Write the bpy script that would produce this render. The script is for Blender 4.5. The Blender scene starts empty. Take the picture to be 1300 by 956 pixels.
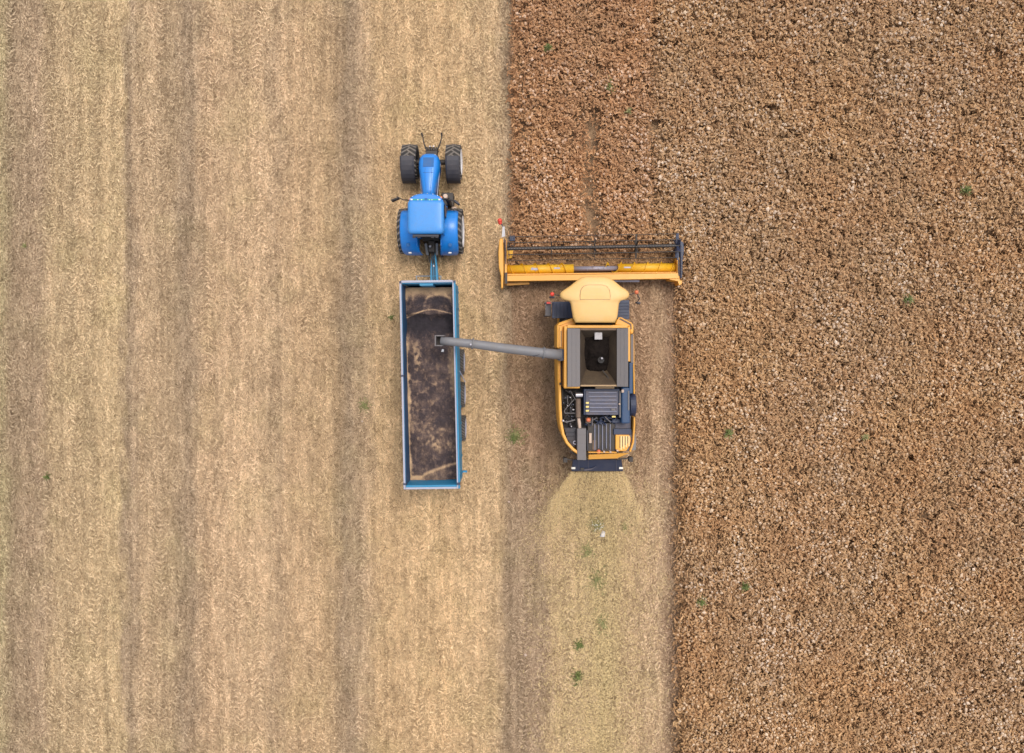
import bpy, math, random
import numpy as np
R = math.radians
rng = np.random.default_rng(7)
random.seed(5)
C = bpy.context.scene.collection
H, F = 30.0, 858.0

def W(px, py, z=0.0):
    s = (H - z) / F
    return ((px - 650) * s, (433 - py) * s, z)

def lin(c):
    c = c / 255.0
    return c / 12.92 if c <= 0.04045 else ((c + 0.055) / 1.055) ** 2.4
def S(r, g, b, k=1.0):
    return (lin(r) * k, lin(g) * k, lin(b) * k, 1.0)

# ------------------------------------------------------------------ materials
def new_mat(name):
    m = bpy.data.materials.new(name); m.use_nodes = True
    nt = m.node_tree
    return m, nt, nt.nodes['Principled BSDF']

def N(nt, t, **kw):
    n = nt.nodes.new(t)
    for k, v in kw.items():
        setattr(n, k, v)
    return n

def mixc(nt, fac, a, b, mode='MIX'):
    n = N(nt, 'ShaderNodeMix', data_type='RGBA', blend_type=mode)
    for s, v in ((n.inputs[0], fac), (n.inputs[6], a), (n.inputs[7], b)):
        if hasattr(v, 'is_output'): nt.links.new(v, s)
        else: s.default_value = v
    return n.outputs[2]

def mathn(nt, op, a, b=0.0, clamp=False):
    n = N(nt, 'ShaderNodeMath', operation=op, use_clamp=clamp)
    for s, v in ((n.inputs[0], a), (n.inputs[1], b)):
        if hasattr(v, 'is_output'): nt.links.new(v, s)
        else: s.default_value = v
    return n.outputs[0]

def maprange(nt, v, a, b, c, d, smooth=False):
    n = N(nt, 'ShaderNodeMapRange')
    if smooth: n.interpolation_type = 'SMOOTHSTEP'
    nt.links.new(v, n.inputs[0])
    for i, x in enumerate((a, b, c, d)): n.inputs[i + 1].default_value = x
    return n.outputs[0]

def noise(nt, vec, scale, detail=4, rough=0.55):
    n = N(nt, 'ShaderNodeTexNoise')
    n.inputs['Scale'].default_value = scale; n.inputs['Detail'].default_value = detail
    n.inputs['Roughness'].default_value = rough
    nt.links.new(vec, n.inputs['Vector'])
    return n.outputs['Fac']

def paint(name, col, rough=0.4, metal=0.0, dust=0.25, dustcol=(0.36, 0.25, 0.15, 1), coat=0.0, scale=3.0, grime=0.25):
    m, nt, p = new_mat(name)
    tc = N(nt, 'ShaderNodeTexCoord').outputs['Object']
    n1 = noise(nt, tc, scale, 6, 0.65)
    n2 = noise(nt, tc, scale * 9, 4, 0.6)
    c = mixc(nt, maprange(nt, n2, 0.35, 0.75, 0.0, grime), (*col[:3], 1), (col[0] * .35, col[1] * .33, col[2] * .3, 1))
    geo = N(nt, 'ShaderNodeNewGeometry').outputs['Normal']
    sep = N(nt, 'ShaderNodeSeparateXYZ'); nt.links.new(geo, sep.inputs[0])
    up = maprange(nt, sep.outputs[2], 0.2, 0.95, 0.25, 1.0)
    f = mathn(nt, 'MULTIPLY', maprange(nt, n1, 0.38, 0.72, dust * .25, dust), up)
    f = mathn(nt, 'MULTIPLY', f, maprange(nt, n2, 0.3, 0.6, 0.6, 1.2), True)
    c = mixc(nt, f, c, dustcol)
    nt.links.new(c, p.inputs['Base Color'])
    nt.links.new(maprange(nt, n1, 0.3, 0.7, rough, min(1, rough + 0.2)), p.inputs['Roughness'])
    p.inputs['Metallic'].default_value = metal
    if coat: p.inputs['Coat Weight'].default_value = coat; p.inputs['Coat Roughness'].default_value = 0.15
    b = N(nt, 'ShaderNodeBump'); b.inputs['Strength'].default_value = 0.12; b.inputs['Distance'].default_value = 0.01
    nt.links.new(n2, b.inputs['Height']); nt.links.new(b.outputs[0], p.inputs['Normal'])
    return m

M = {}
M['blue'] = paint('blue_paint', (0.0, 0.205, 0.66), 0.34, dust=0.05, coat=0.3)
M['roofsheen'] = paint('roof_blue_sheen', (0.025, 0.25, 0.66), 0.38, dust=0.13, coat=0.2)  # paler blue paints the sky's reflection into the roof, besides dust
M['grilleblue'] = paint('grille_blue', (0.0, 0.11, 0.33), 0.6, dust=0.15)
M['teal'] = paint('teal_paint', (0.012, 0.23, 0.42), 0.45, dust=0.12)
M['tealshade'] = paint('teal_shaded', (0.004, 0.062, 0.15), 0.55, dust=0.2)  # darker teal: shade painted into the trailer's inner surfaces
M['rim_grey'] = paint('rail_grey', (0.40, 0.41, 0.50), 0.5, dust=0.2)
M['yellow'] = paint('yellow_paint', (0.76, 0.34, 0.028), 0.4, dust=0.22, dustcol=(0.6, 0.42, 0.22, 1), coat=0.15, grime=0.12)
M['rooftop'] = paint('yellow_roof', (0.72, 0.42, 0.125), 0.42, dust=0.35, dustcol=(0.7, 0.5, 0.27, 1), coat=0.1, grime=0.16, scale=1.6)
M['augeryellow'] = paint('auger_yellow', (0.86, 0.46, 0.012), 0.42, dust=0.15, grime=0.35)
M['rubber'] = paint('tyre_rubber', (0.018, 0.018, 0.020), 0.8, dust=0.22, dustcol=(0.22, 0.17, 0.12, 1))
M['lug'] = paint('worn_lug', (0.13, 0.115, 0.105), 0.85, dust=0.5, dustcol=(0.3, 0.24, 0.18, 1))
M['plastic'] = paint('black_plastic', (0.035, 0.035, 0.045), 0.55, dust=0.3, dustcol=(0.16, 0.13, 0.12, 1))
M['black'] = paint('black_metal', (0.012, 0.012, 0.015), 0.5, dust=0.18)
M['navy'] = paint('navy_metal', (0.016, 0.028, 0.07), 0.4, dust=0.35, dustcol=(0.11, 0.10, 0.11, 1))
M['navyduct'] = paint('navy_duct', (0.008, 0.05, 0.13), 0.4, dust=0.10)
M['deck'] = paint('deck_panel', (0.05, 0.06, 0.11), 0.45, dust=0.65, dustcol=(0.17, 0.13, 0.11, 1), scale=5)
M['grey'] = paint('grey_flap', (0.15, 0.135, 0.135), 0.6, dust=0.3, dustcol=(0.24, 0.2, 0.17, 1))
M['augergrey'] = paint('auger_grey', (0.18, 0.18, 0.195), 0.45, dust=0.55, dustcol=(.2, .17, .14, 1))
M['steel'] = paint('bright_steel', (0.55, 0.53, 0.58), 0.3, metal=0.6, dust=0.3)
M['silver'] = paint('worn_tube', (0.36, 0.34, 0.42), 0.4, metal=0.3, dust=0.4)
M['white'] = paint('white_paint', (0.75, 0.73, 0.74), 0.5, dust=0.25)
M['sensor'] = paint('scuffed_white', (0.62, 0.58, 0.57), 0.6, dust=0.7, dustcol=(0.3, 0.27, 0.27, 1), scale=9, grime=.9)
M['cream'] = paint('cream_metal', (0.62, 0.46, 0.36), 0.5, dust=0.35)
M['louvre'] = paint('faded_yellow', (0.86, 0.60, 0.24), 0.5, dust=0.2, dustcol=(.8, .7, .5, 1), grime=.15)
M['label'] = paint('yellow_label', (0.85, 0.66, 0.2), 0.5, dust=0.1)
M['brown'] = paint('rusty_brown', (0.11, 0.07, 0.055), 0.7, dust=0.4)
M['tankwall'] = paint('dusty_tank', (0.035, 0.02, 0.012), 0.75, dust=0.9, dustcol=(0.15, 0.10, 0.05, 1), scale=2)
M['dustplate'] = paint('dusty_plate', (0.2, 0.11, 0.055), 0.8, dust=0.7, dustcol=(0.28, 0.17, 0.09, 1), scale=6)
M['ledge'] = paint('dusty_ledge', (0.42, 0.27, 0.14), 0.7, dust=0.6, scale=6)
M['red'] = paint('red_lens', (0.75, 0.05, 0.03), 0.3, dust=0.1)
M['orange'] = paint('orange_lens', (0.7, 0.16, 0.06), 0.3, dust=0.15)
M['green'] = paint('green_strip', (0.01, 0.36, 0.25), 0.5, dust=0.1)
M['lens'] = paint('pale_lens', (0.85, 0.8, 0.7), 0.15, dust=0.1)
def glass():
    m, nt, p = new_mat('cab_glass')
    p.inputs['Base Color'].default_value = (0.03, 0.04, 0.035, 1)
    p.inputs['Roughness'].default_value = 0.08
    p.inputs['Coat Weight'].default_value = 0.5
    return m
M['glass'] = glass()

# ------------------------------------------------------------------ mesh builder
class MB:
    def __init__(s, org=(0, 0, 0)):
        s.v = []; s.f = []; s.mi = []; s.cur = 0; s.org = org; s.parts = []
    def split(s, name, mat, parent=None, *ar, **kw):   # every piece becomes an object of its own
        r = None
        for vs, fs in s.parts:
            b = MB(s.org); b.add(vs, fs); r = b.build(name, mat, parent, *ar, **kw)
        return r
    def add(s, vs, fs):
        o = len(s.v); vs = list(vs); fs = list(fs); s.parts.append((vs, fs))
        s.v += [tuple(p) for p in vs]
        for f in fs:
            s.f.append(tuple(i + o for i in f)); s.mi.append(s.cur)
    def hexa(s, c):     # 8 corners: bottom 4 ccw, top 4 ccw
        s.add(c, [(3, 2, 1, 0), (4, 5, 6, 7), (0, 1, 5, 4), (1, 2, 6, 5), (2, 3, 7, 6), (3, 0, 4, 7)])
        return s
    def box(s, x0, x1, y0, y1, z0, z1):
        x0, x1 = sorted((x0, x1)); y0, y1 = sorted((y0, y1)); z0, z1 = sorted((z0, z1))
        return s.hexa([(x0, y0, z0), (x1, y0, z0), (x1, y1, z0), (x0, y1, z0), (x0, y0, z1), (x1, y0, z1), (x1, y1, z1), (x0, y1, z1)])
    def pb(s, a, b, c, d, z0, z1):    # photo rectangle x a..b, y c..d measured at height z1
        p = W(a, d, z1); q = W(b, c, z1)
        return s.box(p[0], q[0], p[1], q[1], z0, z1)
    def prism(s, pts, z0, z1):
        n = len(pts)
        area = sum(pts[i][0] * pts[(i + 1) % n][1] - pts[(i + 1) % n][0] * pts[i][1] for i in range(n))
        if area < 0: pts = pts[::-1]
        vs = [(p[0], p[1], z0) for p in pts] + [(p[0], p[1], z1) for p in pts]
        fs = [tuple(range(n))[::-1], tuple(range(n, 2 * n))] + [(i, (i + 1) % n, n + (i + 1) % n, n + i) for i in range(n)]
        s.add(vs, fs); return s
    def pp(s, pts, z0, z1):
        return s.prism([W(a, b, z1)[:2] for a, b in pts], z0, z1)
    def tube(s, pts, r, n=10, cap=True):
        pts = [np.array(p, float) for p in pts]
        rs = r if isinstance(r, (list, tuple)) else [r] * len(pts)
        rings = []
        for i, p in enumerate(pts):
            d = (pts[min(i + 1, len(pts) - 1)] - pts[max(i - 1, 0)]); d /= np.linalg.norm(d) + 1e-9
            u = np.cross(d, (0, 0, 1)) if abs(d[2]) < .95 else np.cross(d, (0, 1, 0))
            u /= np.linalg.norm(u); w = np.cross(d, u)
            rings.append([p + rs[i] * (math.cos(2 * math.pi * k / n) * u + math.sin(2 * math.pi * k / n) * w) for k in range(n)])
        vs = [q for ring in rings for q in ring]; fs = []
        for i in range(len(pts) - 1):
            for k in range(n):
                a = i * n + k; b = i * n + (k + 1) % n
                fs.append((a, a + n, b + n, b))
        if cap: fs += [tuple(range(n)), tuple(range((len(pts) - 1) * n, len(pts) * n))[::-1]]
        s.add(vs, fs); return s
    def beam(s, p, q, w, h):
        p = np.array(p, float); q = np.array(q, float); d = q - p; d /= np.linalg.norm(d)
        u = np.cross(d, (0, 0, 1)) if abs(d[2]) < .95 else np.array((1., 0, 0)); u /= np.linalg.norm(u); v = np.cross(u, d)
        c = []
        for e in (p, q):
            for a, b in ((-1, -1), (1, -1), (1, 1), (-1, 1)):
                c.append(e + u * a * w / 2 + v * b * h / 2)
        return s.hexa(c)
    def lathe(s, prof, axis='x', c=(0, 0, 0), n=36, close=False):
        vs = []; fs = []; m = len(prof)
        for k in range(n):
            a = 2 * math.pi * k / n
            for t, r in prof:
                if axis == 'x': vs.append((c[0] + t, c[1] + r * math.cos(a), c[2] + r * math.sin(a)))
                else: vs.append((c[0] + r * math.cos(a), c[1] + r * math.sin(a), c[2] + t))
        for k in range(n):
            for i in range(m - 1 + (1 if close else 0)):
                j = (i + 1) % m
                fs.append((k * m + i, k * m + j, ((k + 1) % n) * m + j, ((k + 1) % n) * m + i))
        s.add(vs, fs); return s
    def ball(s, c, r, n=12):
        prof = [(-r * math.cos(math.pi * i / 8), r * math.sin(math.pi * i / 8) + 1e-4) for i in range(9)]
        return s.lathe(prof, 'z', c, n)
    def rings(s, loops, capa=True, capb=True):
        n = len(loops[0]); vs = [p for l in loops for p in l]; fs = []
        for i in range(len(loops) - 1):
            for k in range(n):
                a = i * n + k; b = i * n + (k + 1) % n
                fs.append((a, b, b + n, a + n))
        if capa: fs.append(tuple(range(n))[::-1])
        if capb: fs.append(tuple(range((len(loops) - 1) * n, len(loops) * n)))
        s.add(vs, fs); return s
    def build(s, name, mat, parent=None, bevel=0.0, smooth=False, seg=2):
        me = bpy.data.meshes.new(name)
        o = s.org
        me.from_pydata([(p[0] - o[0], p[1] - o[1], p[2] - o[2]) for p in s.v], [], s.f)
        for m in (mat if isinstance(mat, (list, tuple)) else [mat]): me.materials.append(M[m] if isinstance(m, str) else m)
        me.polygons.foreach_set('material_index', s.mi)
        if smooth: me.polygons.foreach_set('use_smooth', [True] * len(me.polygons))
        import bmesh
        bm = bmesh.new(); bm.from_mesh(me); bmesh.ops.recalc_face_normals(bm, faces=bm.faces); bm.to_mesh(me); bm.free()
        ob = bpy.data.objects.new(name, me); C.objects.link(ob)
        if parent is not None: ob.parent = parent
        else: ob.location = o
        if bevel:
            b = ob.modifiers.new('bevel', 'BEVEL'); b.width = bevel; b.segments = seg; b.limit_method = 'ANGLE'; b.angle_limit = R(35)
            b.harden_normals = False
        return ob

def thing(name, label, cat, loc, group=None):
    o = bpy.data.objects.new(name, None); C.objects.link(o); o.location = loc
    o['label'] = label; o['category'] = cat
    o.empty_display_size = 0.3
    if group: o['group'] = group
    return o
def tag(o, label, cat, group=None, kind=None):
    o['label'] = label; o['category'] = cat
    if group: o['group'] = group
    if kind: o['kind'] = kind

def wheel(org, parent, cx, cy, r, w, side, rimmat, lugs=22, rim_r=0.55, extra_fender=None):
    """tyre part with rim sub-part; side = +1 when the outside faces +x"""
    b = MB(org); h = w / 2; rr = r - 0.035
    b.lathe([(-h * .80, r * rim_r), (-h, r * (rim_r + .12)), (-h, rr * .90), (-h * .9, rr * .965), (-h * .5, rr), (0, rr * 1.004), (h * .5, rr), (h * .9, rr * .965), (h, rr * .90), (h, r * (rim_r + .12)), (h * .80, r * rim_r)],
            'x', (cx, cy, r), 48)
    b.cur = 1
    for k in range(lugs):
        for sgn in (-1, 1):
            a0 = math.pi * 2 * (k + (0.5 if sgn > 0 else 0)) / lugs
            da = math.pi * 2 / lugs * 0.17; dl = 0.30 * (1.0 / r) ** .5
            c = []
            for r0, r1e in ((0.93, 0.88), (1.0, 0.955)):
                for (t, aa, rad) in ((-0.05 * sgn, a0 - da, r0), (h * .98 * sgn, a0 - dl - da, r1e), (h * .98 * sgn, a0 - dl + da, r1e), (-0.05 * sgn, a0 + da, r0)):
                    # at the wheel's top the centre of each lug leads
                    ang = math.pi / 2 - aa
                    c.append((cx + t, cy + r * rad * math.cos(ang), r + r * rad * math.sin(ang)))
            b.hexa(c)
    ty = b.build('tyre', ['rubber', 'lug'], parent)
    q = MB(org); e = side
    q.lathe([(e * h * .72, 0.02), (e * h * .72, r * .16), (e * h * .45, r * .2), (e * h * .35, r * (rim_r - .08)), (e * h * .97, r * (rim_r + .06)), (e * h * 1.04, r * (rim_r + .14)), (e * h * .98, r * (rim_r + .17))],
            'x', (cx, cy, r), 32)
    for k in range(8):
        a = math.pi * k / 4
        q.tube([(cx + e * h * .45, cy + r * .13 * math.cos(a), r + r * .13 * math.sin(a)), (cx + e * h * .76, cy + r * .13 * math.cos(a), r + r * .13 * math.sin(a))], 0.02, 6)
    q.build('rim', rimmat, ty)
    return ty

# =================================================================== TRACTOR
TX = -3.45
org = (TX, 6.2, 0.0)
tr = thing('tractor', 'bright blue tractor seen from above, hitched in front of the grain trailer', 'tractor', org)
fy, ry = 7.74, 4.70
for sx, sd in ((TX - .94, -1), (TX + .94, 1)):
    wheel(org, tr, sx, fy, 0.76, 0.64, sd, 'white', 20, .56)
for sx, sd in ((TX - 1.04, -1), (TX + 1.04, 1)):
    wheel(org, tr, sx, ry, 1.0, 0.62, sd, 'white', 22, .52)
# front mudguards: dark curved sheet over the back half of each front tyre
for sx in (TX - .98, TX + .94):
    b = MB(org); loops = []
    for i in range(9):
        a = R(86 + i * 12.5); Rr = 0.83
        yy = fy + Rr * math.cos(a) * (1.10 if i > 0 else 1); zz = .76 + Rr * math.sin(a)
        y2 = fy + (Rr - .025) * math.cos(a) * (1.10 if i > 0 else 1); z2 = .76 + (Rr - .025) * math.sin(a)
        loops.append([(sx - .30, yy, zz - .05), (sx - .23, yy, zz), (sx + .23, yy, zz), (sx + .30, yy, zz - .05), (sx + .29, y2, z2 - .05), (sx + .22, y2, z2), (sx - .22, y2, z2), (sx - .29, y2, z2 - .05)])
    b.rings(loops); b.build('mudguard', 'plastic', tr)
# axles, chassis
b = MB(org); b.tube([(TX - .8, fy, .74), (TX + .8, fy, .74)], .11); b.box(TX - .22, TX + .22, fy - .25, fy + .2, .5, .95); b.build('front_axle', 'black', tr)
b = MB(org); b.tube([(TX - .85, ry, 1.0), (TX + .85, ry, 1.0)], .17); b.box(TX - .35, TX + .35, ry - .45, ry + .6, .55, 1.3); b.build('rear_axle', 'black', tr)
b = MB(org); b.box(TX - .27, TX + .27, 5.2, 8.0, .6, 1.1); b.build('chassis', 'black', tr, .03)
# bonnet loft
def hood_loop(y, w, ztop, zlow, n=16):
    pts = []
    for i in range(n + 1):
        t = math.pi * i / n
        cx_, cz_ = math.cos(t), math.sin(t)
        x = w * (abs(cx_) ** .55) * (1 if cx_ > 0 else -1)
        z = zlow + (ztop - zlow) * (cz_ ** .38)
        pts.append((TX + x - .03, y, z))
    return pts
hl = [(5.85, .25, 1.98, 1.25), (6.3, .29, 1.99, 1.2), (6.8, .37, 1.97, 1.1), (7.2, .44, 1.92, 1.05), (7.5, .45, 1.86, 1.0), (7.68, .42, 1.80, 1.0), (7.82, .34, 1.68, .98), (7.90, .25, 1.5, .98)]
b = MB(org)
b.rings([hood_loop(y, w, zt, zl) for y, w, zt, zl in hl])
hood = b.build('bonnet', 'blue', tr, smooth=True)
b = MB(org)
def hz(y):   # bonnet crest height at y
    for (y0, _, z0, _), (y1, _, z1, _) in zip(hl, hl[1:]):
        if y0 <= y <= y1: return z0 + (z1 - z0) * (y - y0) / (y1 - y0)
    return hl[-1][2]
g = []
for y in (7.25, 7.40, 7.55, 7.66):
    z = hz(y)
    g.append([(TX - .03 - .22, y, z - .06), (TX - .03 + .22, y, z - .06), (TX - .03 + .22, y, z + .012), (TX - .03 - .22, y, z + .012)])
b.rings(g)
b.build('grille', 'grilleblue', hood)
b = MB(org)
for sx in (-1, 1):
    b.beam((TX - .03 + sx * .445, 7.5, 1.35), (TX - .03 + sx * .33, 6.1, 1.55), .02, .07)
b.split('side_trim', 'rim_grey', hood)
for sx in (-1, 1):
    b = MB(org); b.ball((TX - .03 + sx * .2, 7.86, 1.35), .07); b.split('headlight', 'lens', tr)
b = MB(org)
for x_ in (-.16, .10):
    b = MB(org)
    pts_ = [(TX + x_ * (1 if y_ > 6.6 else .75), y_, hz(y_) - .005 if y_ < 7.3 else hz(y_) - .01) for y_ in np.linspace(5.9, 7.2, 8)]
    b.tube(pts_, .008, 5); b.build('bonnet_crease', 'grilleblue', hood)
b = MB(org); b.tube([(TX - .36, 7.0, 1.80), (TX - .22, 7.0, 1.938), (TX + .16, 7.0, 1.938), (TX + .30, 7.0, 1.80)], .012, 5); b.build('panel_seam', 'grilleblue', hood)
# front linkage and ballast block
b = MB(org)
b.box(TX - .26, TX + .24, 7.95, 8.18, .62, .98)
for i in range(5): b.box(TX - .25 + i * .1, TX - .18 + i * .1, 8.2, 8.36, .65, .92)
b.tube([(TX - .3, 8.22, .7), (TX + .28, 8.22, .7)], .045)
b.build('front_linkage', 'black', tr, .012)
for sx in (-1, 1):
    b = MB(org)
    b.tube([(TX - .02 + sx * .24, 8.28, .75), (TX - .02 + sx * .36, 8.62, .62), (TX - .02 + sx * .42, 8.95, .6)], [.035, .028, .022], 8)
    b.tube([(TX - .02 + sx * .42, 8.9, .6), (TX - .02 + sx * (.46 if sx < 0 else .41), 9.05, .66)], .042, 8)
    b.build('lift_arm', 'black', tr)
for sx in (-1, 1):
    b = MB(org); b.tube([(TX + sx * .08, 8.37, .8), (TX + sx * .08, 8.37, .97)], .03, 8); b.build('hydraulic_coupler', 'steel', tr)
# cab
cx0, cx1, cy0, cy1 = TX - .68, TX + .70, 4.30, 5.66
b = MB(org)
b.hexa([(cx0 + .05, cy0 + .1, 1.15), (cx1 - .02, cy0 + .1, 1.15), (cx1 - .02, cy1 + .05, 1.15), (cx0 + .05, cy1 + .05, 1.15),
        (cx0 + .06, cy0 + .08, 2.74), (cx1 - .06, cy0 + .08, 2.74), (cx1 - .06, cy1 - .02, 2.74), (cx0 + .06, cy1 - .02, 2.74)])
cab = b.build('cab_glass', 'glass', tr, .04)
b = MB(org)
for x in (cx0 + .04, cx1 - .03):
    for y in (cy0 + .1, 4.95, cy1):
        b.tube([(x, y, 1.1), (x + (.02 if x < TX else -.03), y, 2.76)], .035, 6)
b.box(cx0 + .03, cx1 - .01, cy0 + .08, cy1 + .1, .95, 1.16)
b.build('cab_frame', 'blue', tr)
b = MB(org)
b.box(TX + .715, TX + .73, 5.1, 5.55, 1.7, 2.4); b.build('door_panel', M['label'] if False else 'brown', tr)
def rr_loop(x0, x1, y0, y1, z, r, n=6, front=0.0):
    pts = []
    for (cx, cy, a0) in ((x1 - r, y1 - r, 0), (x0 + r, y1 - r, 90), (x0 + r, y0 + r, 180), (x1 - r, y0 + r, 270)):
        for i in range(n + 1):
            a = R(a0 + 90 * i / n); pts.append((cx + r * math.cos(a), cy + r * math.sin(a), z))
    return pts
b = MB(org); z0 = 2.76
rx0, rx1, ry0, ry1 = TX - .74, TX + .72, 4.30, 5.66
b.rings([rr_loop(rx0 + .02, rx1 - .02, ry0 + .02, ry1 - .02, z0, .14), rr_loop(rx0, rx1, ry0, ry1, z0 + .05, .15), rr_loop(rx0 + .01, rx1 - .01, ry0 + .01, ry1 - .01, z0 + .14, .15),
         rr_loop(rx0 + .06, rx1 - .06, ry0 + .06, ry1 - .06, z0 + .20, .15), rr_loop(rx0 + .14, rx1 - .14, ry0 + .14, ry1 - .14, z0 + .214, .13), rr_loop(rx0 + .4, rx1 - .4, ry0 + .4, ry1 - .4, z0 + .217, .08)])
roof = b.build('cab_roof', 'roofsheen', tr, smooth=True)
# curved visor ahead of the roof
b = MB(org); up = []; n = 18
for i in range(n + 1):
    a = math.pi * i / n
    up.append((TX - .01 + .67 * math.cos(a), 5.60 + .34 * math.sin(a) ** .8))
b.rings([[(x, y, 2.70) for x, y in up], [(TX - .01 + (x - TX) * 1.0, y, 2.80) for x, y in up], [(TX + (x - TX) * .9, 5.6 + (y - 5.6) * .85, 2.85) for x, y in up]])
vis = b.build('visor', 'blue', roof, smooth=False)
b = MB(org)
for i in range(2, n - 1, 2):
    x, y = up[i]; x2, y2 = up[i + 1]
    b.beam((x * .6 + x2 * .4, y + .0, 2.79), (x2 * .7 + x * .3, y2 + .0, 2.79), .022, .03)
b.split('work_light', 'lens', vis)
b = MB(org); b.box(TX - .55, TX + .52, 5.655, 5.70, 2.86, 2.895); b.build('light_strip', 'green', roof)
b = MB(org)
for x, s_ in ((-.62, .05), (.50, .05), (-.35, .03), (-.2, .03), (.12, .025), (.22, .025)): b.box(TX + x, TX + x + s_ * 1.6, 5.65, 5.65 + s_ * 1.1, 2.88, 2.905)
b.split('strip_light', 'lens', roof)
b = MB(org); b.box(TX - .06, TX + .06, 5.64, 5.73, 2.87, 2.90); b.build('badge', 'grilleblue', roof)
b = MB(org); b.box(TX - .55, TX + .50, 4.20, 4.29, 2.70, 2.82)
for x in (-.5, -.3, .25, .42): b.box(TX + x - .06, TX + x + .06, 4.16, 4.2, 2.70, 2.81)
b.build('rear_light_bar', 'plastic', roof, .015)
# rear mudguards following the tyre
for sx in (-1, 1):
    b = MB(org); xi, xo = TX + sx * .52, TX + sx * 1.20
    loops = []
    for i in range(15):
        a = R(42 + i * 11.0); Rr = 1.09
        if i < 3: Rr += .0
        yy, zz = ry + Rr * math.cos(a) * .93, 1.0 + Rr * math.sin(a)
        yb, zb = ry + (Rr - .03) * math.cos(a) * .93, 1.0 + (Rr - .03) * math.sin(a)
        k = max(0, (i - 9) / 5.0)
        xo2 = xo - sx * .12 * k * k; xi2 = xi - sx * .17 * max(0, (i - 5) / 9)
        rd = (math.cos(a) * .93, math.sin(a))
        loops.append([(xi2, yy - rd[0] * .03, zz - rd[1] * .03), (xi2 + sx * .05, yy, zz), (xi2 + sx * .3, yy + rd[0] * .012, zz + rd[1] * .012), (xo2 - sx * .07, yy, zz), (xo2, yy - rd[0] * .05, zz - rd[1] * .05),
                      (xo2, yb - rd[0] * .06, zb - rd[1] * .06), (xo2 - sx * .08, yb, zb), (xi2 + sx * .06, yb, zb)])
    b.rings(loops); fe = b.build('rear_fender', 'blue', tr, smooth=True)
    b = MB(org); b.box(TX + sx * .50 - .02, TX + sx * .50 + .02, ry - .75, ry + .65, 1.15, 1.95); b.build('fender_wall', 'blue', fe, .02)
    b = MB(org); b.tube([(TX + sx * .88, 4.02, 1.80), (TX + sx * .88, 4.0, 1.90)], .075, 12); b.build('tail_lamp', 'grilleblue', fe)
    b = MB(org); b.box(TX + sx * .84 - .06, TX + sx * .84 + .06, 3.69, 3.74, 1.50, 1.58); b.build('reflector', 'lens', fe)
# exhaust, air intake, tank, steps, mirrors
b = MB(org); b.tube([(TX + .80, 5.85, 1.0), (TX + .80, 5.85, 1.9), (TX + .77, 5.85, 2.5)], [.1, .1, .055], 14)
ex = b.build('exhaust', 'black', tr, smooth=False)
b = MB(org); b.tube([(TX + .77, 5.85, 2.5), (TX + .76, 5.86, 2.72)], [.075, .085], 14); b.build('exhaust_cap', 'cream', ex)
b = MB(org); b.tube([(TX + .98, 5.35, 1.15), (TX + .98, 5.72, 1.2)], [.09, .11], 12); b.build('air_tank', 'cream', tr)
b = MB(org); b.box(TX + .42, TX + .95, 5.75, 6.35, .55, 1.15); b.box(TX - .9, TX - .42, 5.7, 6.2, .55, 1.1); b.split('fuel_tank', 'black', tr, .05)
b = MB(org)
for i in range(3): b.box(TX + .72, TX + 1.05, 5.3, 5.62, .5 + i * .25, .53 + i * .25)
b.split('step', 'plastic', tr, .01)
b = MB(org); b.tube([(TX - .6, 5.75, 2.35), (TX - 1.0, 5.78, 2.35), (TX - 1.28, 5.93, 2.3)], .022, 8)
mi = b.build('mirror_arm', 'black', tr)
b = MB(org); b.beam((TX - 1.2, 5.88, 2.2), (TX - 1.5, 5.76, 2.2), .06, .3); b.build('mirror', 'black', mi, .01)
b = MB(org); b.tube([(TX + .55, 5.8, 2.3), (TX + 1.0, 5.78, 2.3), (TX + 1.2, 5.72, 2.3)], .028, 8)
mi = b.build('mirror_arm', 'black', tr)
b = MB(org); b.beam((TX + 1.08, 5.76, 2.2), (TX + 1.28, 5.62, 2.2), .07, .32); b.build('mirror', 'plastic', mi, .01)
b = MB(org); b.ball((TX + .56, 5.85, 2.45), .06); b.build('indicator', 'orange', tr)
b = MB(org); b.ball((TX - .72, 5.78, 2.3), .07); b.build('indicator', 'orange', tr)
# rear linkage
for sx in (-1, 1):
    b = MB(org); b.beam((TX + .03 + sx * .24, 4.15, 1.35), (TX + .03 + sx * .20, 3.7, 1.0), .11, .1); b.build('lift_strut', 'augergrey', tr, .02)
    b = MB(org); b.beam((TX + .03 + sx * .20, 4.2, .7), (TX + .03 + sx * .17, 3.42, .62), .05, .07); b.build('lower_link', 'black', tr)
b = MB(org); b.box(TX - .1, TX + .16, 3.8, 4.3, .6, 1.3); b.tube([(TX + .03, 3.9, .95), (TX + .05, 3.5, .85)], .07, 10)
b.tube([(TX - .03, 4.1, 1.3), (TX + .0, 3.7, 1.1), (TX + .03, 3.3, 1.0)], .02, 6); b.tube([(TX + .1, 4.1, 1.3), (TX + .13, 3.7, 1.15), (TX + .09, 3.3, 1.0)], .02, 6)
b.build('hitch', 'black', tr, .015)
b = MB(org); b.ball((TX - .02, 4.02, 1.36), .06); b.build('hitch_ball', 'steel', tr)

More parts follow.
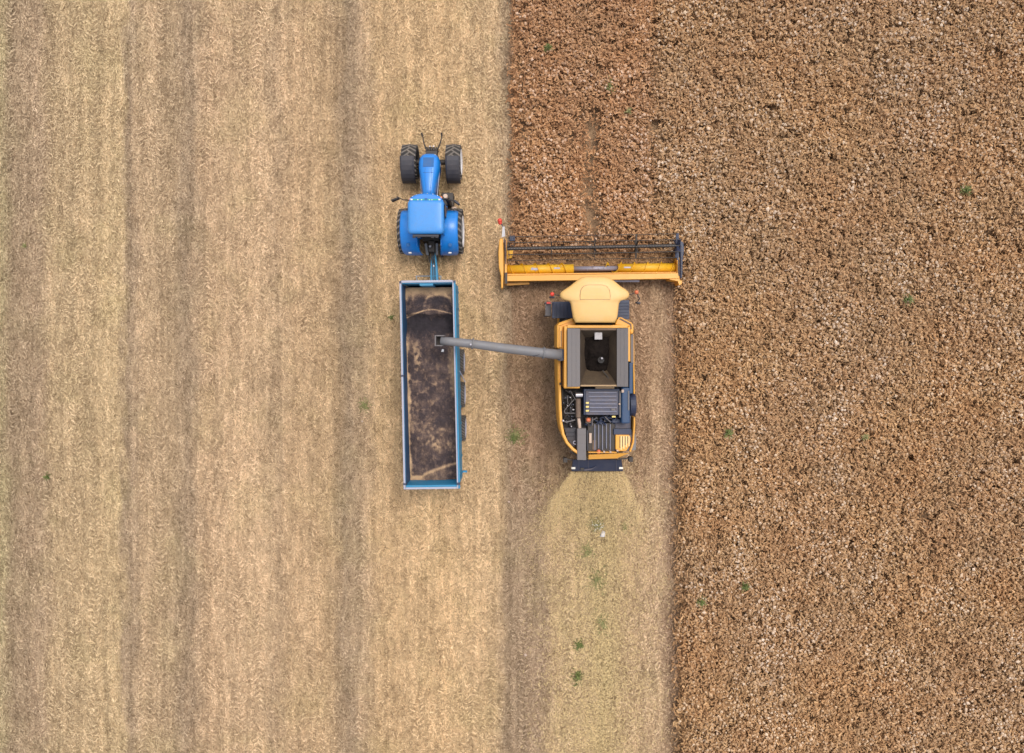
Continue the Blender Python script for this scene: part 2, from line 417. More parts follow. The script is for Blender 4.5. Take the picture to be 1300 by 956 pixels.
# =================================================================== TRAILER
ZT = 3.0
def TP(u, v, z=ZT):  # u: 0 left .. 1 right outer, v: 0 front .. 1 rear, real plan position
    a = np.array(W(507, 357, ZT)[:2]); bb = np.array(W(577.5, 356, ZT)[:2]); c = np.array(W(512.5, 621.5, ZT)[:2]); d = np.array(W(583.5, 620.5, ZT)[:2])
    p = (a * (1 - u) + bb * u) * (1 - v) + (c * (1 - u) + d * u) * v
    return p
mid = TP(.5, .5); org = (mid[0], mid[1], 0)
tl = thing('grain_trailer', 'long blue open-top grain trailer under the unloading auger, loaded with dark seed', 'trailer', org)
def panel(b, u0, u1, v0, v1, z0, z1):
    c = []
    for z in (z0, z1):
        for u, v in ((u0, v0), (u0, v1), (u1, v1), (u1, v0)):
            p = TP(u, v); c.append((p[0], p[1], z))
    b.hexa(c)
for (nm, a) in (('side_wall', (0.006, .034, .012, .985)), ('side_wall', (.964, .994, .012, .985))):
    b = MB(org); panel(b, *a, 1.2, 2.93)
    # outside ribs
    for k in range(12):
        v = .04 + k * .083
        uo = (a[0] - .010, a[0]) if a[0] < .5 else (a[1], a[1] + .010)
        panel(b, uo[0], uo[1], v, v + .008, 1.22, 2.9)
    wmat = 'tealshade' if a[0] < .5 else 'teal'
    sw = b.build(nm, 'teal', tl)
    b = MB(org); u0, u1 = (-.002, .030) if a[0] < .5 else (.952, .976)
    panel(b, u0, u1, 0.0, 1.0, 2.933, 3.0); b.build('top_rail', 'rim_grey', sw, .012)
    if a[0] > .5:
        b = MB(org); panel(b, .977, 1.006, 0.0, 1.0, 2.80, 2.985); b.build('outer_flange', 'teal', sw, .012)
    b = MB(org)
    ui = .0345 if a[0] < .5 else .955
    panel(b, ui, ui + .008, .014, .983, 1.3, 2.92); b.build('liner', 'tealshade' if a[0] < .5 else 'teal', sw)  # left liner takes the teal with painted shade
b = MB(org); panel(b, .036, .964, .003, .012, 1.2, 2.94); fw = b.build('front_wall', 'teal', tl)
b = MB(org); panel(b, .031, .951, -.003, .008, 2.943, 2.998); b.build('top_rail', 'rim_grey', fw, .012)
b = MB(org); panel(b, .36, .60, .0125, .022, 1.9, 2.93); b.build('sight_window', 'teal', fw)
b = MB(org); panel(b, .036, .964, .982, .992, 1.2, 2.94)
rw = b.build('tailgate', 'teal', tl)
b = MB(org); panel(b, .031, .951, .991, 1.0, 2.943, 2.998); b.build('top_rail', 'rim_grey', rw, .012)
b = MB(org)
for v in (.45, .97): panel(b, -.006, .05, v, v + .008, 2.8, 3.02)
panel(b, .955, 1.01, .97, .982, 2.8, 3.02); panel(b, .0, .03, .0, .01, 2.9, 3.03); panel(b, .97, 1.0, .0, .01, 2.9, 3.03)
b.split('rail_clamp', 'navy', tl)
b = MB(org); panel(b, .01, .99, .01, .99, 1.12, 1.2); b.build('floor', 'tealshade', tl)
b = MB(org); panel(b, .25, .31, .0, .97, .85, 1.115); panel(b, .69, .75, .0, .97, .85, 1.115)
for v in (.1, .3, .5, .7, .9): panel(b, .31, .69, v, v + .01, .9, 1.1)
b.build('chassis', 'black', tl)
# drawbar
b = MB(org)
p0 = W(550, 318, .95); p1 = W(551, 338, 1.0); p2 = W(551.5, 362, 1.1)
for (p, q, w1, w2, z1, z2, h_) in ((p0, p1, .16, .3, .75, .88, .16), (p1, p2, .3, .36, .88, .95, .18)):
    c = []
    for zz in (0, h_):
        c += [(p[0] - w1 / 2, p[1], z1 + zz), (q[0] - w2 / 2, q[1], z2 + zz), (q[0] + w2 / 2, q[1], z2 + zz), (p[0] + w1 / 2, p[1], z1 + zz)]
    b.hexa(c)
db = b.build('drawbar', 'teal', tl, .02)
b = MB(org); b.tube([(p0[0] + .02, p0[1] + .1, 1.0), (p1[0] + .05, p1[1], 1.13), (p2[0] + .05, p2[1], 1.2)], .022, 6)
b.tube([(p0[0] - .03, p0[1] + .1, 1.0), (p1[0] - .04, p1[1], 1.12), (p2[0] - .04, p2[1], 1.2)], .018, 6); b.split('hose', 'black', db)
b = MB(org); b.box(p1[0] - .04, p1[0] + .04, p1[1] - .03, p1[1] + .03, 1.04, 1.12); b.build('coupling', 'steel', db)
b = MB(org); a = W(528, 350.5, 1.6); c_ = W(560, 350.5, 1.6); b.tube([a, c_], .012, 6); b.tube([W(528, 350.5, 1.6), W(530, 357, 1.6)], .012, 6); b.tube([W(560, 350.5, 1.6), W(559, 357, 1.6)], .012, 6)
b.build('access_rail', 'teal', tl)
b = MB(org); q = W(560, 322, .6); b.box(q[0] - .05, q[0] + .05, q[1] - .1, q[1] + .1, .05, .7); b.build('parking_stand', 'navy', tl, .01)
# wheels: three axles
for yc in (459.5, 501, 543.5):
    Y = (433 - yc) * 29.4 / F
    v = (4.2 if False else 0)
    # local centre line x at that Y
    t = (TP(.5, 0)[1] - Y) / (TP(.5, 0)[1] - TP(.5, 1)[1]); cxx = TP(.5, t)[0]
    for sd in (-1, 1):
        wheel(org, tl, cxx + sd * 1.02, Y, 0.58, 0.44, sd, 'rim_grey', 26, .58)
    b = MB(org); b.tube([(cxx - .9, Y, .58), (cxx + .9, Y, .58)], .07); b.build('axle', 'black', tl)
b = MB(org); q = TP(1.0, .44); r_ = TP(1.0, .50); b.tube([(q[0] + .02, q[1], 1.9), (r_[0] + .20, r_[1], 1.3)], .02, 6); b.build('latch_bar', 'rim_grey', tl)
b = MB(org); q = TP(1.0, .955); b.box(q[0] + .01, q[0] + .2, q[1] - .04, q[1] + .04, 1.3, 1.4); b.build('side_marker', 'teal', tl, .01)

# value noise for heights
def vnoise(x, y, seed=0):
    xi = np.floor(x).astype(int); yi = np.floor(y).astype(int); fx = x - xi; fy_ = y - yi
    fx = fx * fx * (3 - 2 * fx); fy_ = fy_ * fy_ * (3 - 2 * fy_)
    def h(a, b_):
        n_ = (a * 374761393 + b_ * 668265263 + seed * 1442695041) & 0xffffffff
        n_ = ((n_ ^ (n_ >> 13)) * 1274126177) & 0xffffffff
        return ((n_ ^ (n_ >> 16)) & 0xffff) / 65535.0
    return (h(xi, yi) * (1 - fx) + h(xi + 1, yi) * fx) * (1 - fy_) + (h(xi, yi + 1) * (1 - fx) + h(xi + 1, yi + 1) * fx) * fy_
def fbm(x, y, s, seed=0, o=4):
    t = 0; a = .5
    for i in range(o):
        t = t + a * vnoise(x * s, y * s, seed + i); s *= 2.03; a *= .5
    return t / (1 - .5 ** o)

def grid_mesh(name, X, Y, Z, cols, mat):
    ny, nx = X.shape
    co = np.stack([X, Y, Z], -1).reshape(-1, 3)
    idx = np.arange(nx * ny).reshape(ny, nx)
    f = np.stack([idx[:-1, :-1], idx[:-1, 1:], idx[1:, 1:], idx[1:, :-1]], -1).reshape(-1, 4)
    me = bpy.data.meshes.new(name)
    me.vertices.add(len(co)); me.vertices.foreach_set('co', co.ravel().astype(np.float32))
    me.loops.add(f.size); me.loops.foreach_set('vertex_index', f.ravel().astype(np.int32))
    me.polygons.add(len(f)); me.polygons.foreach_set('loop_start', np.arange(0, f.size, 4, dtype=np.int32))
    me.polygons.foreach_set('use_smooth', np.ones(len(f), bool))
    me.update(calc_edges=True)
    at = me.attributes.new('chaff', 'FLOAT', 'POINT'); at.data.foreach_set('value', cols.ravel().astype(np.float32))
    me.materials.append(mat); me.validate()
    return me

def seed_mat():
    m, nt, p = new_mat('poppy_seed')
    at = N(nt, 'ShaderNodeAttribute', attribute_name='chaff').outputs['Fac']
    tc = N(nt, 'ShaderNodeTexCoord').outputs['Object']
    n1 = noise(nt, tc, 34, 8, .8); n2 = noise(nt, tc, 3.0, 5, .6)
    f = mathn(nt, 'ADD', at, maprange(nt, n1, .3, .7, -.3, .3), True)
    r = N(nt, 'ShaderNodeValToRGB'); e = r.color_ramp.elements
    e[0].position = .18; e[0].color = (0.020, 0.015, 0.018, 1)
    e[1].position = .9; e[1].color = (0.52, 0.34, 0.19, 1)
    x = r.color_ramp.elements.new(.42); x.color = (0.10, 0.063, 0.052, 1)
    x = r.color_ramp.elements.new(.62); x.color = (0.28, 0.18, 0.115, 1)
    nt.links.new(f, r.inputs[0])
    c = mixc(nt, maprange(nt, n2, .4, .65, 0, .35), r.outputs[0], (0.06, 0.045, 0.055, 1))
    nt.links.new(c, p.inputs['Base Color']); p.inputs['Roughness'].default_value = .9
    b = N(nt, 'ShaderNodeBump'); b.inputs['Distance'].default_value = .03; b.inputs['Strength'].default_value = .6
    nt.links.new(n1, b.inputs['Height']); nt.links.new(b.outputs[0], p.inputs['Normal'])
    return m
M['seed'] = seed_mat()
M['blackseed'] = paint('fresh_seed', (0.012, 0.009, 0.008), 0.95, dust=0.06, dustcol=(0.08, 0.05, 0.03, 1), scale=5, grime=.0)
M['blackseed'].node_tree.nodes['Principled BSDF'].inputs['Specular IOR Level'].default_value = .08
M['bayblack'] = paint('bay_black_metal', (0.006, 0.006, 0.008), 0.6, dust=0.06)  # near-black metal with little dust, for engine bay and filling auger
M['rib'] = paint('deck_rib', (0.17, 0.18, 0.25), 0.45, dust=0.4, dustcol=(0.25, 0.2, 0.17, 1))
nx, ny = 90, 340
U, V = np.meshgrid(np.linspace(.046, .954, nx), np.linspace(.0235, .981, ny))
A = TP(0, 0); Bq = TP(1, 0); Cq = TP(0, 1); Dq = TP(1, 1)
X = (A[0] * (1 - U) + Bq[0] * U) * (1 - V) + (Cq[0] * (1 - U) + Dq[0] * U) * V
Y = (A[1] * (1 - U) + Bq[1] * U) * (1 - V) + (Cq[1] * (1 - U) + Dq[1] * U) * V
un = (U - .046) / .908; vn = (V - .0235) / .9575
nA = fbm(X, Y, 1.3, 3); nB = fbm(X, Y, 3.5, 9, 5); nC = fbm(X, Y * .7, 11, 21, 3)
Z = 2.12 + .10 * (nA - .5) * 2 + .05 * (nB - .5) * 2
Z += .34 * np.exp(-((vn - .30) / .07) ** 2 - ((un - .6) / .4) ** 2)              # cone below spout
Z -= .26 * np.exp(-((vn - .185) / .055) ** 2)                                     # hollow
Z += .12 * np.exp(-(np.abs(vn - .135 + .02 * (nA - .5)) / .012) ** 1.5)
Z -= .28 * np.clip((vn - .6) / .4, 0, 1)
ridge = vn - (.985 - .07 * np.clip((un - .25) / .75, 0, 1) ** .6 * 1.0) 
Z += np.where(ridge > 0, .12, 0) * np.clip(ridge / .02, 0, 1)
# chaff albedo mask, plus shade painted in at the hollow
ch = .27 + .5 * np.clip(nB - .45, 0, 1) + .6 * np.clip(nC - .5, 0, 1)
ch += .9 * np.clip(1 - vn / (.035 + .05 * nA), 0, 1)
line = np.abs(vn - (.128 + .012 * np.sin(un * 5.5 + 2) + .02 * (nA - .5)))
ch += .5 * np.clip(1 - line / .006, 0, 1) * np.clip(nB * 2, 0, 1)
line = np.abs(vn - (.155 - .04 * np.clip(un * 2.5, 0, 1) * (un < .42)))
ch += .5 * np.clip(1 - line / .006, 0, 1) * (un < .35)
arc = np.abs(np.hypot((un - .66) * .9, (vn - .11) * 3.2) - .25 - .12 * (nA - .5) - .08 * (nB - .5))
ch += .5 * np.clip(1 - arc / .035, 0, 1) * (vn < .1) * np.clip(nB * 3 - .8, 0, 1)
ch -= .45 * np.exp(-((vn - .19) / .045) ** 2) + .12 * np.exp(-((vn - .07) / .03) ** 2)  # hollow and front end darkened: recess shade painted into the mask
edge = np.clip(1 - (1 - un) / (.10 + .12 * nA), 0, 1)
ch += .8 * edge * np.clip((vn - .28) / .05, 0, 1) * np.clip((.62 - vn) / .15, .12, 1)
edgeL = np.clip(1 - un / (.02 + .10 * np.clip(nB * 2 - .6, 0, 1)), 0, 1)
ch += .7 * edgeL * (.3 + .7 * np.clip((vn - .27) / .04, 0, 1))
ch += .5 * np.clip(1 - np.hypot((un - .22) / .12, (vn - .36) / .10), 0, 1) * np.clip((nC - .35) * 4, 0, 1)
ch += .42 * np.clip(1 - np.hypot((un - .5) / .45, (vn - .80) / .09), 0, 1) * np.clip(nC * 2 - .3, 0, 1)
ch += .5 * np.clip(1 - np.abs(ridge) / .012, 0, 1) + .2 * (ridge > 0) * (1 - np.exp(-((un - .85) / .2) ** 2))
ch += .25 * np.clip((.035 - (1 - vn)) / .035, 0, 1) * (un < .3)
# streaks
st = np.sin((vn * 75 + un * 5 + nA * 9)); ch += .4 * np.clip(st - .6, 0, 1) * (nC > .45) * (vn > .42) * (vn < .72) * (un < .6)
me = grid_mesh('seed_load', X - org[0], Y - org[1], Z, np.clip(ch, 0, 1), M['seed'])
so = bpy.data.objects.new('seed_load', me); C.objects.link(so); so.location = (org[0], org[1], 0)
tag(so, 'dark brown seed with tan chaff streaks heaped in the long blue trailer', 'seed', kind='stuff')

# small white piece set on the load
q = W(562, 445, 2.4)
ii = np.argmin((X - q[0]) ** 2 + (Y - q[1]) ** 2); zs = float(Z.ravel()[ii]); q = W(562, 445, zs)
b = MB((q[0], q[1], zs)); b.prism([(q[0] - .06, q[1] - .05), (q[0] + .04, q[1] - .06), (q[0] + .06, q[1] + .04), (q[0] - .02, q[1] + .06)], zs - .03, zs + .06)
o = b.build('white_bit', 'white', None, .008); tag(o, 'tiny white piece on the dark seed just below the auger spout', 'scrap')

# =================================================================== COMBINE
org = (3.35, -1.2, 0.0)
cb = thing('combine_harvester', 'yellow combine harvester cutting the crop edge with its auger swung over the trailer', 'combine harvester', org)
CXL, CXR = 1.92, 4.78
for sx, sd in ((2.33, -1), (4.42, 1)):
    wheel(org, cb, sx, .75, .92, .66, sd, 'yellow', 22, .5)
for sx, sd in ((2.24, -1), (4.66, 1)):
    wheel(org, cb, sx, -3.1, .62, .46, sd, 'yellow', 20, .5)
b = MB(org); b.tube([(2.4, .75, .92), (4.4, .75, .92)], .2); b.tube([(2.3, -3.1, .62), (4.6, -3.1, .62)], .12); b.split('axle', 'black', cb)
# lower hull
b = MB(org); b.box(2.72, 4.02, -4.6, 1.4, .75, 1.9); b.build('hull', 'black', cb, .05)
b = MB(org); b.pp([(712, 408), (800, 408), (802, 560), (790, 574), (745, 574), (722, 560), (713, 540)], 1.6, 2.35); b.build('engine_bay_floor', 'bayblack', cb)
# cab roof
ro = [(743, 350.8), (768, 350.8), (774, 352.8), (779.6, 356), (788.4, 363.4), (793.5, 366.5), (797.3, 369.5), (799.4, 373), (799.2, 376), (795.7, 379.5), (788.4, 381.7), (786, 385.4), (785, 395), (784, 403), (781, 409.6),
      (730.5, 409.6), (727.6, 403), (726.2, 395), (724.7, 385.4), (722.5, 382), (714.5, 380.0), (711.3, 377), (711, 373.2), (713, 370), (718, 366.6), (724, 362.7), (732.7, 355.6), (737.5, 352.5)]
cxr, cyr = W(755.5, 384, 3.9)[:2]
ro_w = [W(a, c_, 3.86)[:2] for a, c_ in ro]
def scl(k, z, ky=None):
    return [(cxr + (x - cxr) * k, cyr + (y - cyr) * (ky or k), z) for x, y in ro_w]
b = MB(org)
b.rings([scl(.93, 3.64), scl(.985, 3.68), scl(1.0, 3.76), scl(.995, 3.83), scl(.965, 3.89), scl(.9, 3.93), scl(.6, 3.965), scl(.2, 3.975)])
crf = b.build('cab_roof', 'rooftop', cb, smooth=True)
# hatch outline
hp = [(736.8, 380.3), (736.4, 375), (737.5, 368), (741, 363.5), (747, 361.9), (764, 361.9), (770, 363.5), (773.5, 368), (774.6, 375), (774.2, 380.3)]
hw = [W(a, c_, 3.95) for a, c_ in hp]
b = MB(org); hx = sum(p[0] for p in hw) / len(hw); hy_ = sum(p[1] for p in hw) / len(hw)
def hs(k, z): return [(hx + (p[0] - hx) * k, hy_ + (p[1] - hy_) * k, z) for p in hw]
b.rings([hs(1.0, 3.93), hs(.995, 3.978), hs(.97, 3.988), hs(.5, 3.994)]); ht = b.build('roof_hatch', 'rooftop', crf)
b = MB(org)
hr = [(p[0], p[1], 3.972) for p in hs(1.012, 3.97)]
b.tube(hr + [hr[0]], .011, 6); b.build('seal', 'ledge', ht)
for x_ in (743.5, 768.5):
    b = MB(org); b.tube([(W(x_, 383, 3.94)[0], W(0, 383, 3.94)[1], 3.948), (W(x_ - (.7 if x_ > 755 else -.7), 404, 3.9)[0], W(0, 404, 3.9)[1], 3.905)], .012, 5); b.build('roof_crease', 'ledge', crf)
# cab body
b = MB(org)
gx0, gx1 = W(727, 0, 3.6)[0], W(785, 0, 3.6)[0]; gy0, gy1 = W(0, 406, 3.6)[1], W(0, 360, 3.6)[1]
b.hexa([(gx0 + .08, gy0, 1.75), (gx1 - .08, gy0, 1.75), (gx1 - .15, gy1 - .25, 1.75), (gx0 + .15, gy1 - .25, 1.75), (gx0, gy0, 3.64), (gx1, gy0, 3.64), (gx1 - .05, gy1, 3.64), (gx0 + .05, gy1, 3.64)])
b.build('cab_glass', 'glass', cb, .06)
b = MB(org)
b.box(gx0 + .05, gx1 - .05, gy0 - .02, gy1 - .2, 1.6, 1.75); b.build('cab_floor', 'navy', cb)
# platforms beside the cab
b = MB(org); b.pb(701, 727, 383, 404, 1.85, 1.95); b.pb(701, 703, 383, 404, 1.95, 2.15)
for k in range(4): b.pb(706 + 4.5 * k, 707 + 4.5 * k, 385, 402, 1.95, 1.97)
b.tube([W(703, 384, 2.8), W(703, 403, 2.8)], .02, 6); b.tube([W(703, 384, 2.8), W(703, 384, 1.9)], .02, 6)
pl = b.build('platform', 'navy', cb, .01)
b = MB(org)
for k in range(4):
    q = W(696, 392, 1.75 - .35 * k); b.box(q[0] - .12, q[0] + .12, q[1] - .26, q[1] + .26, 1.72 - .35 * k, 1.76 - .35 * k)
for yy in (-.27, .27):
    q = W(696, 392, 1.75); b.box(q[0] - .13, q[0] + .13, q[1] + yy - .02, q[1] + yy + .02, .6, 1.8)
ld = b.build('ladder', 'grey', cb)
b = MB(org); q = W(696.5, 384.5, 1.9); b.box(q[0] - .08, q[0] + .08, q[1] - .04, q[1] + .04, 1.8, 1.9); b.build('reflector', 'red', ld)
b = MB(org); b.pb(784, 799, 381, 405, 1.85, 2.0)
for k in range(5): b.pb(785, 798, 384 + 4 * k, 385 + 4 * k, 2.0, 2.02)
b.build('platform', 'navy', cb, .01)
# beacons / mirrors on arms
for (px, py, z, ax, ay, nm) in ((701, 373.5, 3.2, 714, 376, 'red'), (808, 371, 3.2, 797, 375, 'orange')):
    b = MB(org); q = W(px, py, z); e = W(ax, ay, 3.6)
    b.tube([(q[0], q[1], z - .1), (e[0], e[1], 3.7)], .014, 6)
    if px > 750:
        r_ = W(812, 379, 2.9); b.tube([(q[0], q[1], z - .1), r_, W(808, 385, 2.7)], .02, 6); b.hexa([*(tuple(np.array(W(811, 381, 2.7)) + np.array(d)) for d in ((-.1, -.12, -.3), (.04, -.16, -.3), (.06, -.1, -.3), (-.08, -.06, -.3), (-.1, -.12, .1), (.04, -.16, .1), (.06, -.1, .1), (-.08, -.06, .1)))])
    else:
        b.hexa([*(tuple(np.array(W(701, 377, 2.9)) + np.array(d)) for d in ((-.1, -.04, -.3), (.1, -.04, -.3), (.1, .02, -.3), (-.1, .02, -.3), (-.1, -.04, .1), (.1, -.04, .1), (.1, .02, .1), (-.1, .02, .1)))])
    ar = b.build('mirror_arm', 'plastic', cb)
    b = MB(org); b.ball(q, .085); b.build('beacon', nm, ar)
# yellow shoulders
b = MB(org)
b.pp([(707, 413), (710, 409.5), (727, 403.5), (730.5, 410), (730.5, 413), (716.2, 415.5), (716.2, 444), (707, 442)], 1.5, 3.2)
sh = b.build('front_shoulder', 'yellow', cb, .05)
b = MB(org); b.pp([(710, 415), (714, 413.5), (714, 441), (710, 441)], 3.2, 3.28); b.pp([(709, 412.2), (727, 405.2), (728, 407), (710, 414)], 3.2, 3.25); b.split('shoulder_trim', 'yellow', sh, .02)
b = MB(org); b.pp([(712, 420), (713, 420), (713, 440), (712, 440)], 3.28, 3.30); b.build('vent_slot', 'brown', sh)
b = MB(org)
b.pp([(781, 410), (784, 403.3), (788, 402.2), (802, 409.5), (804.5, 413), (804.5, 423), (800.8, 424.5), (798.5, 415), (781, 413)], 1.5, 3.2)
sh = b.build('front_shoulder', 'yellow', cb, .05)
b = MB(org); b.pp([(786, 405), (788, 404), (801.5, 411), (802, 418), (800.5, 418), (800, 412.5)], 3.2, 3.22); b.split('shoulder_trim', 'brown', sh)
# left side panel: straight then curving in to the tail
def side(b, pts, z0, z1, wpx):
    L = [np.array(p, float) for p in pts]
    out = []; inn = []
    for i, p in enumerate(L):
        d = L[min(i + 1, len(L) - 1)] - L[max(i - 1, 0)]; d /= np.linalg.norm(d); nrm = np.array((-d[1], d[0]))
        out.append(p); inn.append(p + nrm * -wpx)
    loops = []
    for o_, i_ in zip(out, inn):
        a = W(*o_, z1); c_ = W(*i_, z1)
        loops.append([(a[0], a[1], z0), (a[0], a[1], z1 - .06), (a[0] * .7 + c_[0] * .3, a[1] * .7 + c_[1] * .3, z1), (c_[0], c_[1], z1 - .01), (c_[0], c_[1], z0)])
    b.rings(loops)
b = MB(org)
side(b, [(707.7, 457), (707.8, 480), (708.6, 500), (709.2, 520), (710.3, 538), (713, 552), (718, 563), (726, 572), (735, 578.5)], 1.0, 2.9, 3.8)
b.build('side_panel', 'yellow', cb, smooth=False)
b = MB(org)
side(b, [(801.5, 578 - 4), (805.5, 562), (806.8, 540), (806.8, 530)], 1.0, 2.9, 2.2)
b.build('side_panel', 'yellow', cb)
b = MB(org)
side(b, [(806.5, 500), (806, 470), (805.3, 424)], 1.0, 2.9, 2.0)
b.build('side_panel', 'yellow', cb)
b = MB(org); b.pb(800.6, 804.4, 424.5, 462, 1.8, 2.95); b.build('side_cover', 'grey', cb, .01)
b = MB(org); b.pb(798.6, 803.6, 460.5, 500, 1.8, 3.1); b.build('side_cover', 'navyduct', cb, .03)
b = MB(org)
b.pb(747, 783, 574, 575.2, 2.3, 2.85)
b.hexa([W(747, 583.3, 2.35), W(783, 582, 2.35), W(796, 575, 2.35), W(747, 577, 2.35), W(747, 583.3, 2.6), W(783, 582, 2.6), W(800, 575, 2.75), W(747, 577.3, 2.75)])
b.build('tail_panel', 'yellow', cb, .03)
b = MB(org); b.hexa([W(735, 573, 2.3), W(744, 583, 2.3), W(742, 584, 2.3), W(722, 573, 2.3), W(735, 573, 2.5), W(746, 583, 2.5), W(742, 585, 2.5), W(722, 573, 2.5)]); b.build('tail_bracket', 'black', cb)

# grain tank: frame, walls, flaps
ZK = 3.55
b = MB(org)
b.pb(716.3, 720, 414, 492, 2.4, ZK); b.pb(797, 800.2, 415, 459, 2.4, ZK)
b.pb(720.1, 796.9, 412.6, 416.4, 2.4, ZK)
b.pb(716.3, 736, 490.3, 493, 2.4, ZK - .05)
tk = b.build('tank_frame', 'yellow', cb, .015)
for (a, c_, tilt) in ((720.3, 736.5, 1), (783.5, 797, -1)):
    b = MB(org); p = W(a, 416.8, ZK + .1); q = W(c_, 490.8, ZK + .1)
    if tilt > 0: zz = (ZK + .16, ZK + .02)
    else: zz = (ZK + .02, ZK + .16)
    b.hexa([(p[0], q[1], zz[0]), (q[0], q[1], zz[1]), (q[0], p[1], zz[1]), (p[0], p[1], zz[0]), (p[0], q[1], zz[0] + .03), (q[0], q[1], zz[1] + .03), (q[0], p[1], zz[1] + .03), (p[0], p[1], zz[0] + .03)])
    for k in (0.35, 0.7):
        xx = p[0] + (q[0] - p[0]) * k; zr = zz[0] + (zz[1] - zz[0]) * k + .03
        b.box(xx - .012, xx + .012, q[1] + .02, p[1] - .02, zr - .01, zr + .012)
    b.build('tank_flap', 'grey', cb)
b = MB(org); 
ti = [W(736.5, 488.5, ZK), W(783.5, 488.5, ZK), W(783.5, 418.5, ZK), W(736.5, 418.5, ZK)]
zb = 2.55
bi = [(ti[0][0] + .42, ti[0][1] + .75, zb), (ti[1][0] - .42, ti[1][1] + .75, zb), (ti[2][0] - .42, ti[2][1] - .5, zb), (ti[3][0] + .42, ti[3][1] - .5, zb)]
b.add(ti + bi, [(0, 1, 5, 4), (1, 2, 6, 5), (2, 3, 7, 6), (3, 0, 4, 7), (4, 5, 6, 7)])
b.build('tank_hopper', 'tankwall', cb)
b = MB(org); b.pb(736.6, 783.4, 416.8, 419.2, ZK - .1, ZK - .01); b.build('tank_edge', 'brown', cb)
b = MB(org); b.pb(737, 783.4, 488.6, 490.6, ZK - .1, ZK + .01); b.build('tank_edge', 'ledge', cb, .01)
b = MB(org); b.pb(755, 764.5, 420.5, 431, ZK - .3, ZK - .22); b.build('level_sensor', 'sensor', cb, .01)
b = MB(org); b.tube([W(762, 458, 2.9), W(764, 455, 3.28)], .06, 10); b.lathe([(-.01, .01), (-.01, .13), (.01, .13), (.01, .01)], 'z', W(763, 457, 3.22), 16)
fa = b.build('filling_auger', 'bayblack', cb)
b = MB(org); b.ball(W(764, 455, 3.3), .05); b.build('auger_tip', 'steel', fa)
b = MB(org); b.tube([W(765, 470, 3.1), W(777, 486, 3.3)], .02, 6); b.tube([W(750, 482, 3.0), W(778, 484, 3.0)], .025, 6); b.split('cross_auger', 'black', cb)
# engine deck
b = MB(org); b.pb(741, 787, 493.5, 527, 2.3, 3.0); b.build('engine_box', 'navy', cb, .03)
b = MB(org); b.pb(744, 784.5, 496.5, 526.5, 3.0, 3.06)
for k in range(6):
    yc = 498.2 + k * 4.8; b.pb(746, 783.5, yc + 2.5, yc + 4.4, 3.05, 3.068)
dk = b.build('engine_cover', 'deck', cb, .008)
for k in range(6):
    b = MB(org); yc = 497.6 + k * 4.8; b.pb(747 if k < 2 else 748.3, 783, yc, yc + 1.7, 3.065, 3.12); b.build('cover_rib', 'rib', dk, .02)
b = MB(org); b.pb(776, 781, 518.6, 521.4, 3.12, 3.14); b.build('cover_hatch', 'grey', dk, .01)
for k in range(3):
    b = MB(org); b.pb(743.8, 747.6, 510.4 + 5 * k, 512.6 + 5 * k, 3.10, 3.125); b.build('warning_label', 'label', dk)
b = MB(org); b.pb(777, 781.5, 528, 530, 2.98, 3.02); b.build('warning_label', 'label', dk)
b = MB(org); b.pb(756, 780, 491, 493.3, 2.9, 3.1); b.build('radiator_cap_plate', 'ledge', cb, .01)
b = MB(org); b.pb(789, 800, 492, 538, 2.3, 3.15); b.build('cooling_duct', 'navyduct', cb, .07, seg=3)
b = MB(org); b.pb(797.3, 799, 496, 521, 3.15, 3.18); b.pb(786.5, 788, 496, 530, 2.9, 3.1); b.split('duct_seam', 'grey', cb)
b = MB(org); q = W(790.5, 496.5, 3.2); b.box(q[0] - .05, q[0] + .05, q[1] - .06, q[1] + .06, 3.15, 3.22); b.build('filler_cap', 'cream', cb, .02)
b = MB(org); b.ball(W(786.5, 513, 3.1), .04); b.build('bolt_cap', 'cream', cb)
b = MB(org)   # rotary screen on the right side
p = W(800.5, 514, 2.4)
b.lathe([(0, .02), (0, .50), (.20, .53), (.24, .48), (.24, .02)], 'x', (p[0] - .03, p[1], 2.15), 28); b.build('rotary_screen', 'navy', cb)
b = MB(org); b.tube([W(731, 501.5, 3.0), W(739.5, 501.5, 3.0)], .085, 16); b.build('exhaust_outlet', 'steel', cb)
b = MB(org); b.tube([W(734, 506, 2.95), W(734.2, 530, 2.95)], .1, 14); mf = b.build('muffler', 'brown', cb, .02)
b = MB(org); b.tube([W(734.5, 531, 2.9), W(735.5, 537, 2.85), W(736, 544, 2.8)], [.06, .07, .06], 12); b.build('exhaust_elbow', 'cream', mf)
b = MB(org)
random.seed(11)
b.tube([W(716.5, 521, 2.8), W(729, 507, 2.9)], .016, 6); b.tube([W(717, 524.5, 2.8), W(732, 524.5, 2.8)], .018, 6); b.tube([W(716.5, 521, 2.8), W(717, 524.5, 2.8)], .016, 6)
b.tube([W(720, 502, 2.8), W(721, 513, 2.75)], .016, 6); b.tube([W(714, 534, 2.8), W(719, 536, 2.8), W(730, 533, 2.8)], .028, 6)
b.tube([W(752, 530, 2.9), W(752, 540, 2.8)], .02, 6); b.tube([W(768, 529, 2.9), W(775, 536, 2.8)], .02, 6); b.tube([W(745, 538, 2.7), W(758, 530, 2.85)], .02, 6)
b.tube([W(724, 496, 2.7), W(731, 508, 2.9)], .02, 6)
b.split('strut', 'grey', cb)
b = MB(org)
for k in range(16):
    x0, y0 = random.uniform(714, 731), random.uniform(495, 538)
    pts = [W(x0, y0, 2.5)]
    for j in range(3): pts.append(W(min(731, max(714, x0 + random.uniform(-5, 5))), min(540, max(495, y0 + random.uniform(-9, 9))), random.uniform(2.4, 2.75)))
    b.tube(pts, random.choice((.02, .03, .04)), 6)
b.split('hose', 'black', cb)
